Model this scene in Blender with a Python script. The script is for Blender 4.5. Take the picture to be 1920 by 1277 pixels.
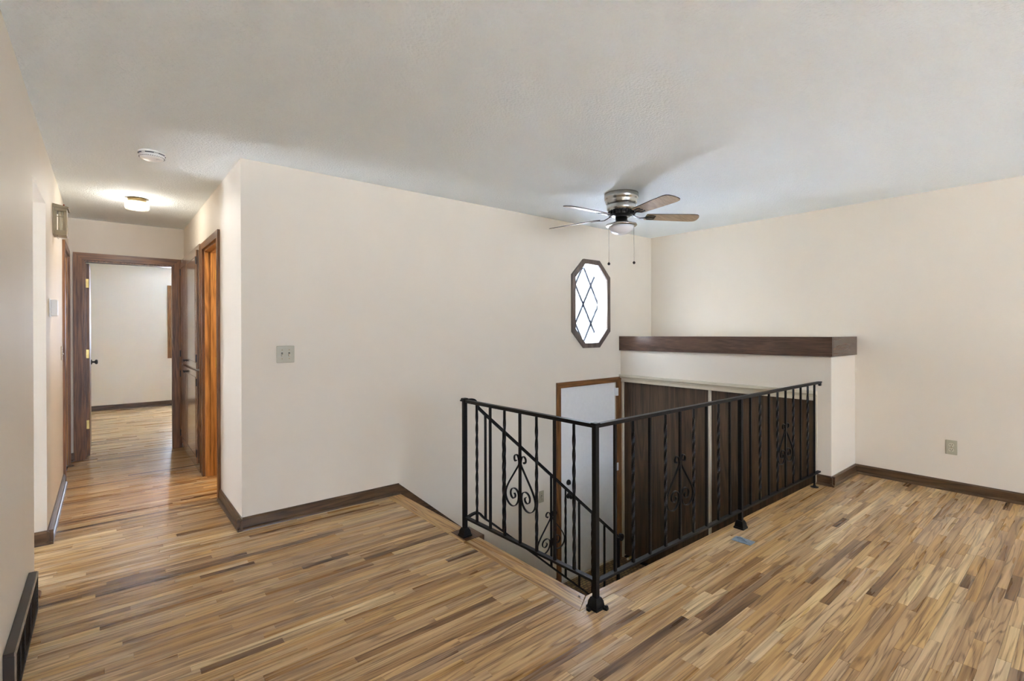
import bpy, bmesh, math, random
from mathutils import Vector, Matrix

random.seed(11)
SC = bpy.context.scene
COL = SC.collection
for o in list(bpy.data.objects):
    bpy.data.objects.remove(o)

# ------------------------------------------------------------------ camera, world, lights, exposure
F_PX, CY, PPX, TH, PIT, ROL = 922.2038, 618.7414, 965.05, 0.6950, -0.0021, -0.0029
CAM = Vector((-0.6875, -3.6236, 1.3144))
_r = Vector((math.cos(TH), -math.sin(TH), 0))
_f = Vector((math.sin(TH) * math.cos(PIT), math.cos(TH) * math.cos(PIT), math.sin(PIT)))
_u = _r.cross(_f)
R2 = _r * math.cos(ROL) + _u * math.sin(ROL)
U2 = _u * math.cos(ROL) - _r * math.sin(ROL)
cam_d = bpy.data.cameras.new('camera')
cam = bpy.data.objects.new('camera', cam_d)
COL.objects.link(cam)
cam_d.sensor_fit = 'HORIZONTAL'
cam_d.sensor_width = 36.0
cam_d.lens = F_PX * 36.0 / 1920.0
cam_d.shift_x = -(PPX - 960.0) / 1920.0
cam_d.shift_y = (CY - 638.5) / 1920.0
cam_d.clip_start = 0.02
M3 = Matrix((R2, U2, -_f)).transposed()
cam.matrix_world = Matrix.Translation(CAM) @ M3.to_4x4()
SC.camera = cam


def project(p):
    d = Vector(p) - CAM
    z = d.dot(_f)
    if z < 0.05:
        return None
    return (PPX + F_PX * d.dot(R2) / z, CY - F_PX * d.dot(U2) / z)


world = bpy.data.worlds.new('world')
SC.world = world
world.use_nodes = True
wbg = world.node_tree.nodes['Background']
wbg.inputs[0].default_value = (0.72, 0.83, 1.0, 1)      # even bright overcast daylight
wbg.inputs[1].default_value = 4.6


def portal(name, loc, rot, sx, sy):
    """marks a window opening for sampling the sky; gives off no light of its own"""
    l = bpy.data.lights.new(name, 'AREA')
    l.shape = 'RECTANGLE'
    l.size, l.size_y = sx, sy
    l.cycles.is_portal = True
    o = bpy.data.objects.new(name, l)
    o.location, o.rotation_euler = loc, rot
    COL.objects.link(o)
    return o


PI = math.pi
# area lights shine along local -Z
portal('window_daylight', (0.95, -8.93, 1.32), (PI / 2, 0, 0), 3.3, 1.7)          # living room window, behind the camera
portal('window_daylight', (-3.48, 0.23, 1.06), (0, -PI / 2, 0), 2.1, 0.7)          # kitchen patio door
portal('window_daylight', (0.6325, 6.98, 1.46), (-PI / 2, 0, 0), 0.83, 1.14)          # bedroom window
portal('window_daylight', (3.4245, 0.2, 1.588), (-PI / 2, 0, 0), 0.6, 0.95)       # octagonal window


sun_d = bpy.data.lights.new('sun', 'SUN')
sun_d.energy = 115.0
sun_d.angle = 0.0093
sun_d.color = (0.975, 0.965, 0.985)
sun = bpy.data.objects.new('sun', sun_d)
sun.rotation_euler = Vector((math.cos(math.radians(50)), 0.0, -math.sin(math.radians(50)))).to_track_quat('-Z', 'Y').to_euler()
COL.objects.link(sun)


def lamp(name, loc, col, watts, size):
    l = bpy.data.lights.new(name, 'POINT')
    l.color, l.energy, l.shadow_soft_size = col, watts, size
    o = bpy.data.objects.new(name, l)
    o.location = loc
    COL.objects.link(o)


lamp('hall_bulb', (-0.47, 1.68, 2.352), (1.0, 0.94, 0.84), 3.3, 0.03)
lamp('bathroom_bulb', (0.9, 0.85, 2.0), (1.0, 0.77, 0.50), 11.0, 0.06)

SC.view_settings.view_transform = 'Standard'
SC.view_settings.look = 'None'
SC.view_settings.gamma = 1.0
SC.view_settings.use_curve_mapping = False
SC.view_settings.exposure = 1.95
SC.cycles.max_bounces = 14
SC.cycles.diffuse_bounces = 10
SC.cycles.glossy_bounces = 6
SC.cycles.transparent_max_bounces = 16
SC.cycles.sample_clamp_indirect = 20.0
SC.cycles.use_denoising = True
SC.cycles.caustics_reflective = False
SC.cycles.caustics_refractive = False


# ------------------------------------------------------------------ materials
def s2l(c):
    return tuple((x / 255 / 12.92) if x / 255 <= 0.04045 else ((x / 255 + 0.055) / 1.055) ** 2.4 for x in c) + (1.0,)


def new_mat(name):
    m = bpy.data.materials.new(name)
    m.use_nodes = True
    nt = m.node_tree
    return m, nt, nt.nodes['Principled BSDF']


def N(nt, t, **kw):
    n = nt.nodes.new(t)
    for k, v in kw.items():
        if k.startswith('i_'):
            n.inputs[k[2:].replace('_', ' ')].default_value = v
        else:
            setattr(n, k, v)
    return n


def ramp(nt, stops):
    r = nt.nodes.new('ShaderNodeValToRGB')
    cr = r.color_ramp
    while len(cr.elements) > 1:
        cr.elements.remove(cr.elements[0])
    cr.elements[0].position, cr.elements[0].color = stops[0]
    for p, c in stops[1:]:
        e = cr.elements.new(p)
        e.color = c
    return r


def plain(name, rgb, rough=0.5, metal=0.0, var=0.05, scale=30.0, bump=0.0, bscale=200.0, spec=0.5):
    m, nt, b = new_mat(name)
    tc = N(nt, 'ShaderNodeTexCoord')
    no = N(nt, 'ShaderNodeTexNoise')
    no.inputs['Scale'].default_value = scale
    no.inputs['Detail'].default_value = 4
    nt.links.new(tc.outputs['Object'], no.inputs['Vector'])
    c = s2l(rgb)
    lo = tuple(x * (1 - var) for x in c[:3]) + (1,)
    hi = tuple(min(1, x * (1 + var)) for x in c[:3]) + (1,)
    r = ramp(nt, [(0.3, lo), (0.7, hi)])
    nt.links.new(no.outputs['Fac'], r.inputs[0])
    nt.links.new(r.outputs[0], b.inputs['Base Color'])
    b.inputs['Roughness'].default_value = rough
    b.inputs['Metallic'].default_value = metal
    b.inputs['Specular IOR Level'].default_value = spec
    if bump:
        n2 = N(nt, 'ShaderNodeTexNoise')
        n2.inputs['Scale'].default_value = bscale
        n2.inputs['Detail'].default_value = 3
        nt.links.new(tc.outputs['Object'], n2.inputs['Vector'])
        bp = N(nt, 'ShaderNodeBump')
        bp.inputs['Strength'].default_value = bump
        bp.inputs['Distance'].default_value = 0.002
        nt.links.new(n2.outputs['Fac'], bp.inputs['Height'])
        nt.links.new(bp.outputs[0], b.inputs['Normal'])
    return m


def wood(name, dark, light, axis='x', rough=0.35, ring=9.0, fine=90.0, contrast=1.0, coat=0.0, bump=0.15):
    """wood with the grain running along one axis"""
    m, nt, b = new_mat(name)
    tc = N(nt, 'ShaderNodeTexCoord')
    mp = N(nt, 'ShaderNodeMapping')
    st = 0.07
    mp.inputs['Scale'].default_value = {'x': (st, 1, 1), 'y': (1, st, 1), 'z': (1, 1, st)}[axis]
    nt.links.new(tc.outputs['Object'], mp.inputs['Vector'])
    n1 = N(nt, 'ShaderNodeTexNoise')
    n1.inputs['Scale'].default_value = ring
    n1.inputs['Detail'].default_value = 3
    n1.inputs['Distortion'].default_value = 0.4
    nt.links.new(mp.outputs[0], n1.inputs['Vector'])
    mul = N(nt, 'ShaderNodeMath', operation='MULTIPLY')
    mul.inputs[1].default_value = 9.0
    nt.links.new(n1.outputs['Fac'], mul.inputs[0])
    fr = N(nt, 'ShaderNodeMath', operation='PINGPONG')
    fr.inputs[1].default_value = 0.5
    nt.links.new(mul.outputs[0], fr.inputs[0])
    n2 = N(nt, 'ShaderNodeTexNoise')
    n2.inputs['Scale'].default_value = fine
    n2.inputs['Detail'].default_value = 5
    nt.links.new(mp.outputs[0], n2.inputs['Vector'])
    mix = N(nt, 'ShaderNodeMath', operation='MULTIPLY_ADD')
    mix.inputs[1].default_value = 0.75 * contrast
    nt.links.new(fr.outputs[0], mix.inputs[0])
    s = N(nt, 'ShaderNodeMath', operation='MULTIPLY')
    s.inputs[1].default_value = 0.75
    nt.links.new(n2.outputs['Fac'], s.inputs[0])
    nt.links.new(s.outputs[0], mix.inputs[2])
    r = ramp(nt, [(0.15, s2l(dark)), (0.85, s2l(light))])
    nt.links.new(mix.outputs[0], r.inputs[0])
    nt.links.new(r.outputs[0], b.inputs['Base Color'])
    b.inputs['Roughness'].default_value = rough
    b.inputs['Coat Weight'].default_value = coat
    b.inputs['Coat Roughness'].default_value = 0.15
    bp = N(nt, 'ShaderNodeBump')
    bp.inputs['Strength'].default_value = bump
    bp.inputs['Distance'].default_value = 0.001
    nt.links.new(n2.outputs['Fac'], bp.inputs['Height'])
    nt.links.new(bp.outputs[0], b.inputs['Normal'])
    return m


def plank_material(name='oak_strip_floor', swap=False):
    """every strip carries three random numbers in the attribute 'strip'; they choose its colour and shift its grain"""
    m, nt, b = new_mat(name)
    L = nt.links.new
    at = N(nt, 'ShaderNodeAttribute', attribute_name='strip')
    sep = N(nt, 'ShaderNodeSeparateColor')
    L(at.outputs['Color'], sep.inputs[0])
    tc = N(nt, 'ShaderNodeTexCoord')
    off = N(nt, 'ShaderNodeVectorMath', operation='SCALE')
    off.inputs['Scale'].default_value = 40.0
    L(at.outputs['Color'], off.inputs[0])
    add = N(nt, 'ShaderNodeVectorMath', operation='ADD')
    L(tc.outputs['Object'], add.inputs[0])
    L(off.outputs[0], add.inputs[1])
    mp = N(nt, 'ShaderNodeMapping')
    mp.inputs['Scale'].default_value = (1, 0.06, 1) if swap else (0.06, 1, 1)
    L(add.outputs[0], mp.inputs['Vector'])
    # cathedral grain: contour lines of a stretched noise
    n1 = N(nt, 'ShaderNodeTexNoise')
    n1.inputs['Scale'].default_value = 13.0
    n1.inputs['Detail'].default_value = 1.5
    n1.inputs['Distortion'].default_value = 0.15
    L(mp.outputs[0], n1.inputs['Vector'])
    mu = N(nt, 'ShaderNodeMath', operation='MULTIPLY')
    mu.inputs[1].default_value = 11.0
    L(n1.outputs['Fac'], mu.inputs[0])
    pp = N(nt, 'ShaderNodeMath', operation='PINGPONG')
    pp.inputs[1].default_value = 0.5
    L(mu.outputs[0], pp.inputs[0])
    # long fine pores
    mp2 = N(nt, 'ShaderNodeMapping')
    mp2.inputs['Scale'].default_value = (1, 0.022, 1) if swap else (0.022, 1, 1)
    L(add.outputs[0], mp2.inputs['Vector'])
    n2 = N(nt, 'ShaderNodeTexNoise')
    n2.inputs['Scale'].default_value = 210.0
    n2.inputs['Detail'].default_value = 4
    n2.inputs['Roughness'].default_value = 0.65
    L(mp2.outputs[0], n2.inputs['Vector'])
    # broad tone drift along a strip
    n3 = N(nt, 'ShaderNodeTexNoise')
    n3.inputs['Scale'].default_value = 16.0
    n3.inputs['Detail'].default_value = 3
    L(mp.outputs[0], n3.inputs['Vector'])
    base = ramp(nt, [(0.0, s2l((112, 80, 46))), (0.15, s2l((148, 110, 66))), (0.35, s2l((185, 146, 93))), (0.55, s2l((202, 164, 109))),
                     (0.8, s2l((217, 185, 132))), (1.0, s2l((231, 206, 157)))])
    sm = N(nt, 'ShaderNodeMath', operation='MULTIPLY_ADD')
    sm.inputs[1].default_value = 0.85
    L(n3.outputs['Fac'], sm.inputs[0])
    s0 = N(nt, 'ShaderNodeMath', operation='SUBTRACT')
    s0.inputs[1].default_value = 0.42
    L(sep.outputs[0], s0.inputs[0])
    L(s0.outputs[0], sm.inputs[2])
    L(sm.outputs[0], base.inputs[0])
    # streaks of early wood
    mp3 = N(nt, 'ShaderNodeMapping')
    mp3.inputs['Scale'].default_value = (1, 0.03, 1) if swap else (0.03, 1, 1)
    L(add.outputs[0], mp3.inputs['Vector'])
    n4 = N(nt, 'ShaderNodeTexNoise')
    n4.inputs['Scale'].default_value = 60.0
    n4.inputs['Detail'].default_value = 3
    L(mp3.outputs[0], n4.inputs['Vector'])
    st_ = ramp(nt, [(0.33, (0.56, 0.50, 0.44, 1)), (0.60, (1.04, 1.04, 1.04, 1))])
    L(n4.outputs['Fac'], st_.inputs[0])
    # ring lines, thin and dark
    rl = N(nt, 'ShaderNodeMapRange')
    rl.interpolation_type = 'SMOOTHSTEP'
    rl.inputs['From Min'].default_value = 0.02
    rl.inputs['From Max'].default_value = 0.26
    L(pp.outputs[0], rl.inputs[0])
    gr = N(nt, 'ShaderNodeMath', operation='MULTIPLY_ADD')
    gr.inputs[1].default_value = 0.34
    L(rl.outputs[0], gr.inputs[0])
    g2 = N(nt, 'ShaderNodeMath', operation='MULTIPLY')
    g2.inputs[1].default_value = 1.1
    L(n2.outputs['Fac'], g2.inputs[0])
    L(g2.outputs[0], gr.inputs[2])
    gramp = ramp(nt, [(0.40, (0.26, 0.20, 0.15, 1)), (0.56, (0.62, 0.55, 0.48, 1)), (0.80, (1, 1, 1, 1))])
    L(gr.outputs[0], gramp.inputs[0])
    mx = N(nt, 'ShaderNodeMix', data_type='RGBA', blend_type='MULTIPLY')
    mx.inputs[0].default_value = 0.9
    L(base.outputs[0], mx.inputs[6])
    L(gramp.outputs[0], mx.inputs[7])
    # small hue drift between strips
    hs = N(nt, 'ShaderNodeHueSaturation')
    hr = N(nt, 'ShaderNodeMapRange')
    hr.inputs['To Min'].default_value = 0.80
    hr.inputs['To Max'].default_value = 1.02
    L(sep.outputs[1], hr.inputs[0])
    L(hr.outputs[0], hs.inputs['Saturation'])
    mx3 = N(nt, 'ShaderNodeMix', data_type='RGBA', blend_type='MULTIPLY')
    mx3.inputs[0].default_value = 0.8
    L(mx.outputs[2], mx3.inputs[6])
    L(st_.outputs[0], mx3.inputs[7])
    L(mx3.outputs[2], hs.inputs['Color'])
    L(hs.outputs[0], b.inputs['Base Color'])
    rr = N(nt, 'ShaderNodeMapRange')
    rr.inputs['To Min'].default_value = 0.23
    rr.inputs['To Max'].default_value = 0.34
    L(n3.outputs['Fac'], rr.inputs[0])
    L(rr.outputs[0], b.inputs['Roughness'])
    b.inputs['Specular IOR Level'].default_value = 0.36
    bp = N(nt, 'ShaderNodeBump')
    bp.inputs['Strength'].default_value = 0.10
    bp.inputs['Distance'].default_value = 0.0008
    L(gr.outputs[0], bp.inputs['Height'])
    L(bp.outputs[0], b.inputs['Normal'])
    return m


def ceiling_material():
    m, nt, b = new_mat('stippled_ceiling_paint')
    L = nt.links.new
    tc = N(nt, 'ShaderNodeTexCoord')
    n1 = N(nt, 'ShaderNodeTexNoise')
    n1.inputs['Scale'].default_value = 95.0
    n1.inputs['Detail'].default_value = 5
    n1.inputs['Roughness'].default_value = 0.65
    L(tc.outputs['Object'], n1.inputs['Vector'])
    v = N(nt, 'ShaderNodeTexVoronoi')
    v.inputs['Scale'].default_value = 70.0
    L(tc.outputs['Object'], v.inputs['Vector'])
    a = N(nt, 'ShaderNodeMath', operation='SUBTRACT')
    L(n1.outputs['Fac'], a.inputs[0])
    h = N(nt, 'ShaderNodeMath', operation='MULTIPLY')
    h.inputs[1].default_value = 0.5
    L(v.outputs['Distance'], h.inputs[0])
    L(h.outputs[0], a.inputs[1])
    bp = N(nt, 'ShaderNodeBump')
    bp.inputs['Strength'].default_value = 0.9
    bp.inputs['Distance'].default_value = 0.008
    L(a.outputs[0], bp.inputs['Height'])
    L(bp.outputs[0], b.inputs['Normal'])
    b.inputs['Base Color'].default_value = s2l((243, 251, 255))
    b.inputs['Roughness'].default_value = 0.9
    b.inputs['Specular IOR Level'].default_value = 0.2
    return m


def tile_material():
    m, nt, b = new_mat('mottled_entry_tile')
    L = nt.links.new
    tc = N(nt, 'ShaderNodeTexCoord')
    br = N(nt, 'ShaderNodeTexBrick')
    br.offset = 0.5
    br.inputs['Scale'].default_value = 1.0
    br.inputs['Brick Width'].default_value = 0.052
    br.inputs['Row Height'].default_value = 0.034
    br.inputs['Mortar Size'].default_value = 0.004
    br.inputs['Color1'].default_value = s2l((168, 140, 96))
    br.inputs['Color2'].default_value = s2l((112, 86, 56))
    br.inputs['Mortar'].default_value = s2l((52, 38, 26))
    L(tc.outputs['Object'], br.inputs['Vector'])
    L(br.outputs['Color'], b.inputs['Base Color'])
    b.inputs['Roughness'].default_value = 0.35
    bp = N(nt, 'ShaderNodeBump')
    bp.invert = True
    bp.inputs['Strength'].default_value = 0.6
    bp.inputs['Distance'].default_value = 0.002
    L(br.outputs['Fac'], bp.inputs['Height'])
    L(bp.outputs[0], b.inputs['Normal'])
    return m


def glass_material(name, tint, clear=0.9, rough=0.0):
    m = bpy.data.materials.new(name)
    m.use_nodes = True
    nt = m.node_tree
    nt.nodes.clear()
    out = N(nt, 'ShaderNodeOutputMaterial')
    tr = N(nt, 'ShaderNodeBsdfTransparent')
    tr.inputs[0].default_value = tint
    gl = N(nt, 'ShaderNodeBsdfGlossy')
    gl.inputs['Roughness'].default_value = rough
    no = N(nt, 'ShaderNodeTexNoise')
    no.inputs['Scale'].default_value = 6.0
    mr = N(nt, 'ShaderNodeMapRange')
    mr.inputs['To Min'].default_value = (1 - clear) * 0.8
    mr.inputs['To Max'].default_value = (1 - clear) * 1.2
    nt.links.new(no.outputs['Fac'], mr.inputs[0])
    mx = N(nt, 'ShaderNodeMixShader')
    nt.links.new(mr.outputs[0], mx.inputs[0])
    nt.links.new(tr.outputs[0], mx.inputs[1])
    nt.links.new(gl.outputs[0], mx.inputs[2])
    nt.links.new(mx.outputs[0], out.inputs[0])
    return m


def lampshade_material():
    m = bpy.data.materials.new('ribbed_lamp_glass')
    m.use_nodes = True
    nt = m.node_tree
    nt.nodes.clear()
    out = N(nt, 'ShaderNodeOutputMaterial')
    tr = N(nt, 'ShaderNodeBsdfTransparent')
    tl = N(nt, 'ShaderNodeBsdfTranslucent')
    tl.inputs[0].default_value = (0.95, 0.9, 0.74, 1)
    gl = N(nt, 'ShaderNodeBsdfGlossy')
    gl.inputs['Roughness'].default_value = 0.1
    m1 = N(nt, 'ShaderNodeMixShader')
    m1.inputs[0].default_value = 0.06
    m2 = N(nt, 'ShaderNodeMixShader')
    m2.inputs[0].default_value = 0.12
    nt.links.new(tr.outputs[0], m1.inputs[1])
    nt.links.new(tl.outputs[0], m1.inputs[2])
    nt.links.new(m1.outputs[0], m2.inputs[1])
    nt.links.new(gl.outputs[0], m2.inputs[2])
    nt.links.new(m2.outputs[0], out.inputs[0])
    return m


def emit_material(name, col, s):
    m, nt, b = new_mat(name)
    b.inputs['Base Color'].default_value = (1, 1, 1, 1)
    b.inputs['Emission Color'].default_value = col
    b.inputs['Emission Strength'].default_value = s
    return m


MT = {}
MT['wall'] = plain('cream_wall_paint', (224, 216, 203), 0.55, var=0.012, scale=3.0, bump=0.12, bscale=160.0, spec=0.3)
MT['ground'] = plain('pale_concrete', (212, 222, 233), 0.9, var=0.06, scale=0.8)
MT['dullground'] = plain('dull_grey_ground', (142, 146, 148), 0.95, var=0.15, scale=1.5)  # invented ground, kept dull to limit light bounced in through the windows
MT['ceil'] = ceiling_material()
MT['plank'] = plank_material()
MT['plank_y'] = plank_material('oak_header_strip', True)
MT['sub'] = plain('subfloor_board', (70, 48, 30), 0.8)
MT['patch'] = wood('dark_stained_patch', (44, 28, 15), (112, 74, 42), 'y', 0.4)
MT['tile'] = tile_material()
MT['base_x'] = wood('dark_baseboard_x', (40, 27, 18), (104, 78, 54), 'x', 0.3, fine=120)
MT['base_y'] = wood('dark_baseboard_y', (40, 27, 18), (104, 78, 54), 'y', 0.3, fine=120)
MT['case_x'] = wood('brown_oak_casing_x', (72, 44, 20), (152, 104, 60), 'x', 0.35)
MT['case_y'] = wood('brown_oak_casing_y', (66, 40, 18), (144, 98, 56), 'y', 0.35)
MT['case_z'] = wood('brown_oak_casing_z', (66, 40, 18), (152, 104, 60), 'z', 0.35)
MT['jamb'] = wood('oak_door_jamb', (112, 72, 34), (206, 152, 90), 'z', 0.35)
MT['cab'] = wood('linen_cabinet_oak', (92, 66, 46), (162, 128, 100), 'z', 0.24, coat=1.0, bump=0.03)
MT['beam_y'] = wood('dark_beam_y', (54, 39, 33), (108, 82, 68), 'y', 0.22, fine=150, contrast=0.6)
MT['beam_x'] = wood('dark_beam_x', (60, 46, 38), (116, 92, 76), 'x', 0.25, fine=150, contrast=0.6)
MT['walnut'] = wood('walnut_closet_panel', (36, 26, 17), (94, 72, 51), 'z', 0.4, ring=5.0, fine=70)
MT['octframe'] = wood('dark_window_frame', (74, 62, 58), (118, 104, 96), 'z', 0.35)
MT['white'] = plain('white_paint', (236, 238, 240), 0.4, var=0.02)
MT['offwhite'] = plain('off_white_paint', (208, 200, 180), 0.4, var=0.02)
MT['iron'] = plain('black_wrought_iron', (11, 9, 9), 0.45, metal=0.0, var=0.4, scale=60, bump=0.15, bscale=120, spec=0.28)
MT['black'] = plain('black_metal', (20, 19, 18), 0.35, var=0.3)
MT['nickel'] = plain('brushed_nickel', (188, 187, 184), 0.26, metal=1.0, var=0.1, scale=15)
MT['brass'] = plain('brass', (186, 160, 100), 0.28, metal=1.0, var=0.12)
MT['agedbrass'] = plain('aged_brass', (150, 126, 84), 0.4, metal=0.6, var=0.15)
MT['plate'] = plain('beige_plastic', (176, 170, 148), 0.35, var=0.03)
MT['bone'] = plain('bone_plastic', (198, 191, 168), 0.3, var=0.03)
MT['slot'] = plain('dark_slot', (22, 18, 14), 0.6)
MT['blade_under'] = wood('weathered_fan_blade', (132, 110, 84), (190, 165, 132), 'x', 0.5, ring=7, contrast=0.6)
MT['bladeedge'] = plain('dark_blade_edge', (46, 34, 26), 0.5)
MT['milk'] = plain('frosted_white_glass', (232, 234, 240), 0.25, var=0.01)
MT['detector'] = plain('white_detector_plastic', (232, 232, 230), 0.4, var=0.01)
MT['pane'] = glass_material('window_glass', (0.97, 0.98, 1, 1), 0.93)
MT['lead'] = plain('grey_lead_came', (88, 92, 100), 0.5, metal=0.3)
MT['shade'] = lampshade_material()
MT['bulb'] = emit_material('lit_bulb', (1.0, 0.90, 0.70, 1), 4.0)
MT['chimewood'] = plain('olive_painted_chime_case', (150, 136, 104), 0.45, var=0.1)
MT['tube'] = plain('cream_chime_tube', (214, 202, 172), 0.35, var=0.05)
MT['bluegrey'] = plain('blue_grey_metal', (150, 170, 194), 0.3, metal=0.5, var=0.2, scale=80)
MT['grille'] = plain('dark_brown_grille', (44, 33, 26), 0.45, var=0.2)
MT['grilledge'] = plain('worn_metal_edge', (150, 136, 122), 0.4, metal=0.4, var=0.2)


# ------------------------------------------------------------------ mesh helpers
class MB:
    def __init__(self):
        self.bm = bmesh.new()

    def box(self, x0, x1, y0, y1, z0, z1, bev=0.0):
        x0, x1 = sorted((x0, x1)); y0, y1 = sorted((y0, y1)); z0, z1 = sorted((z0, z1))
        t = bmesh.new()
        bmesh.ops.create_cube(t, size=1.0)
        for v in t.verts:
            v.co = Vector(((x0 + x1) / 2 + v.co.x * (x1 - x0), (y0 + y1) / 2 + v.co.y * (y1 - y0), (z0 + z1) / 2 + v.co.z * (z1 - z0)))
        if bev:
            bmesh.ops.bevel(t, geom=list(t.edges), offset=bev, segments=1, profile=0.5, affect='EDGES')
        self._merge(t)
        return self

    def _merge(self, t):
        mp = {v: self.bm.verts.new(v.co) for v in t.verts}
        for f in t.faces:
            g = self.bm.faces.new([mp[v] for v in f.verts])
            g.smooth = f.smooth
        t.free()

    def prism(self, pts, vec):
        """polygon (3-D points, convex or not) pushed along vec"""
        vec = Vector(vec)
        a = [self.bm.verts.new(Vector(p)) for p in pts]
        b = [self.bm.verts.new(Vector(p) + vec) for p in pts]
        n = len(a)
        self.bm.faces.new(a)
        self.bm.faces.new(list(reversed(b)))
        for i in range(n):
            self.bm.faces.new([a[i], b[i], b[(i + 1) % n], a[(i + 1) % n]])
        return self

    def face(self, pts):
        self.bm.faces.new([self.bm.verts.new(Vector(p)) for p in pts])
        return self

    def lathe(self, prof, c, seg=32, smooth=True, axis='z'):
        """prof: (radius, height) pairs; c: centre; axis of revolution"""
        c = Vector(c)
        rings = []
        for r, h in prof:
            ring = []
            if r < 1e-6:
                ring = [self.bm.verts.new(c + self._ax(0, 0, h, axis))]
            else:
                for i in range(seg):
                    a = 2 * PI * i / seg
                    ring.append(self.bm.verts.new(c + self._ax(r * math.cos(a), r * math.sin(a), h, axis)))
            rings.append(ring)
        for p, q in zip(rings, rings[1:]):
            for i in range(seg):
                j = (i + 1) % seg
                if len(p) == 1 and len(q) == 1:
                    continue
                if len(p) == 1:
                    f = [p[0], q[j], q[i]]
                elif len(q) == 1:
                    f = [p[i], p[j], q[0]]
                else:
                    f = [p[i], p[j], q[j], q[i]]
                g = self.bm.faces.new(f)
                g.smooth = smooth
        if len(rings[0]) > 1:
            self.bm.faces.new(list(reversed(rings[0])))
        if len(rings[-1]) > 1:
            self.bm.faces.new(rings[-1])
        return self

    @staticmethod
    def _ax(a, b, h, axis):
        return Vector((a, b, h)) if axis == 'z' else (Vector((h, a, b)) if axis == 'x' else Vector((b, h, a)))

    def sweep(self, path, w, t, side, closed=False):
        """flat bar w (along 'side') by t swept along a path"""
        side = Vector(side).normalized()
        path = [Vector(p) for p in path]
        rings = []
        for i, p in enumerate(path):
            d = (path[min(i + 1, len(path) - 1)] - path[max(i - 1, 0)]).normalized()
            nrm = d.cross(side).normalized()
            rings.append([self.bm.verts.new(p + side * (sx * w / 2) + nrm * (sn * t / 2)) for sx, sn in ((-1, -1), (1, -1), (1, 1), (-1, 1))])
        for p, q in zip(rings, rings[1:]):
            for i in range(4):
                self.bm.faces.new([p[i], p[(i + 1) % 4], q[(i + 1) % 4], q[i]])
        self.bm.faces.new(list(reversed(rings[0])))
        self.bm.faces.new(rings[-1])
        return self

    def tube(self, path, r, seg=8):
        path = [Vector(p) for p in path]
        rings = []
        for i, p in enumerate(path):
            d = (path[min(i + 1, len(path) - 1)] - path[max(i - 1, 0)]).normalized()
            a = d.orthogonal().normalized() if i == 0 else (rings_n - d * rings_n.dot(d)).normalized()
            rings_n = a
            b = d.cross(a)
            rings.append([self.bm.verts.new(p + (a * math.cos(2 * PI * k / seg) + b * math.sin(2 * PI * k / seg)) * r) for k in range(seg)])
        for p, q in zip(rings, rings[1:]):
            for i in range(seg):
                f = self.bm.faces.new([p[i], p[(i + 1) % seg], q[(i + 1) % seg], q[i]])
                f.smooth = True
        self.bm.faces.new(list(reversed(rings[0])))
        self.bm.faces.new(rings[-1])
        return self

    def build(self, name, mat, parent=None):
        bmesh.ops.recalc_face_normals(self.bm, faces=list(self.bm.faces))
        me = bpy.data.meshes.new(name)
        self.bm.to_mesh(me)
        self.bm.free()
        me.materials.append(MT[mat] if isinstance(mat, str) else mat)
        o = bpy.data.objects.new(name, me)
        COL.objects.link(o)
        if parent is not None:
            r = root_loc(parent)
            me.transform(Matrix.Translation(-r))
            o.parent = parent
        return o


def root_loc(o):
    v = Vector((0, 0, 0))
    while o is not None:
        v += o.location
        o = o.parent
    return v


def tag(o, label=None, cat=None, group=None, kind=None):
    if label: o['label'] = label
    if cat: o['category'] = cat
    if group: o['group'] = group
    if kind: o['kind'] = kind
    return o


def thing(name, loc, label, cat, group=None, kind=None):
    o = bpy.data.objects.new(name, None)
    o.empty_display_size = 0.05
    COL.objects.link(o)
    o.location = loc
    return tag(o, label, cat, group, kind)


def copy_part(src, parent, loc=None, name=None):
    c = src.copy()
    COL.objects.link(c)
    c.parent = parent
    if loc is not None:
        c.location = loc
    return c


# ------------------------------------------------------------------ sizes
H = 2.44
XR = 4.551            # right wall
XL = -0.964           # left wall
YE = 3.007            # hall end wall
YB = -9.0            # wall behind the camera
XC = 3.945            # closet front
YC = -2.17            # closet corner
ZL = -1.347           # entry landing
OC = (3.4245, 1.588)  # octagonal window centre (x, z)


def octagon(hw, hh, tw, sh):
    x, z = OC
    return [(x - tw, z + hh), (x + tw, z + hh), (x + hw, z + sh), (x + hw, z - sh), (x + tw, z - hh), (x - tw, z - hh), (x - hw, z - sh), (x - hw, z + sh)]


# ------------------------------------------------------------------ structure
STR = dict(kind='structure')
# floor with stairwell opening
m = MB()
m.box(-1.2, 1.06, -2.05, 3.2, -0.30, -0.018)
m.box(-1.2, 4.7, -9.15, -2.05, -0.30, -0.018)
m.box(-2.1, 1.8, 3.2, 7.0, -0.30, -0.018)
m.box(-3.6, -1.2, -1.6, 2.4, -0.30, -0.018)
m.box(1.06, 2.3, 0.1, 2.6, -0.30, -0.018)
m.box(XC + 0.1, 4.7, -2.05, 0.0, -0.30, -0.018)
floor = tag(m.build('floor', 'sub'), 'oak strip floor of the upper level, hallway and bedroom', 'floor', kind='structure')

# oak strips
W = 0.0403
G = 0.0003


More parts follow.
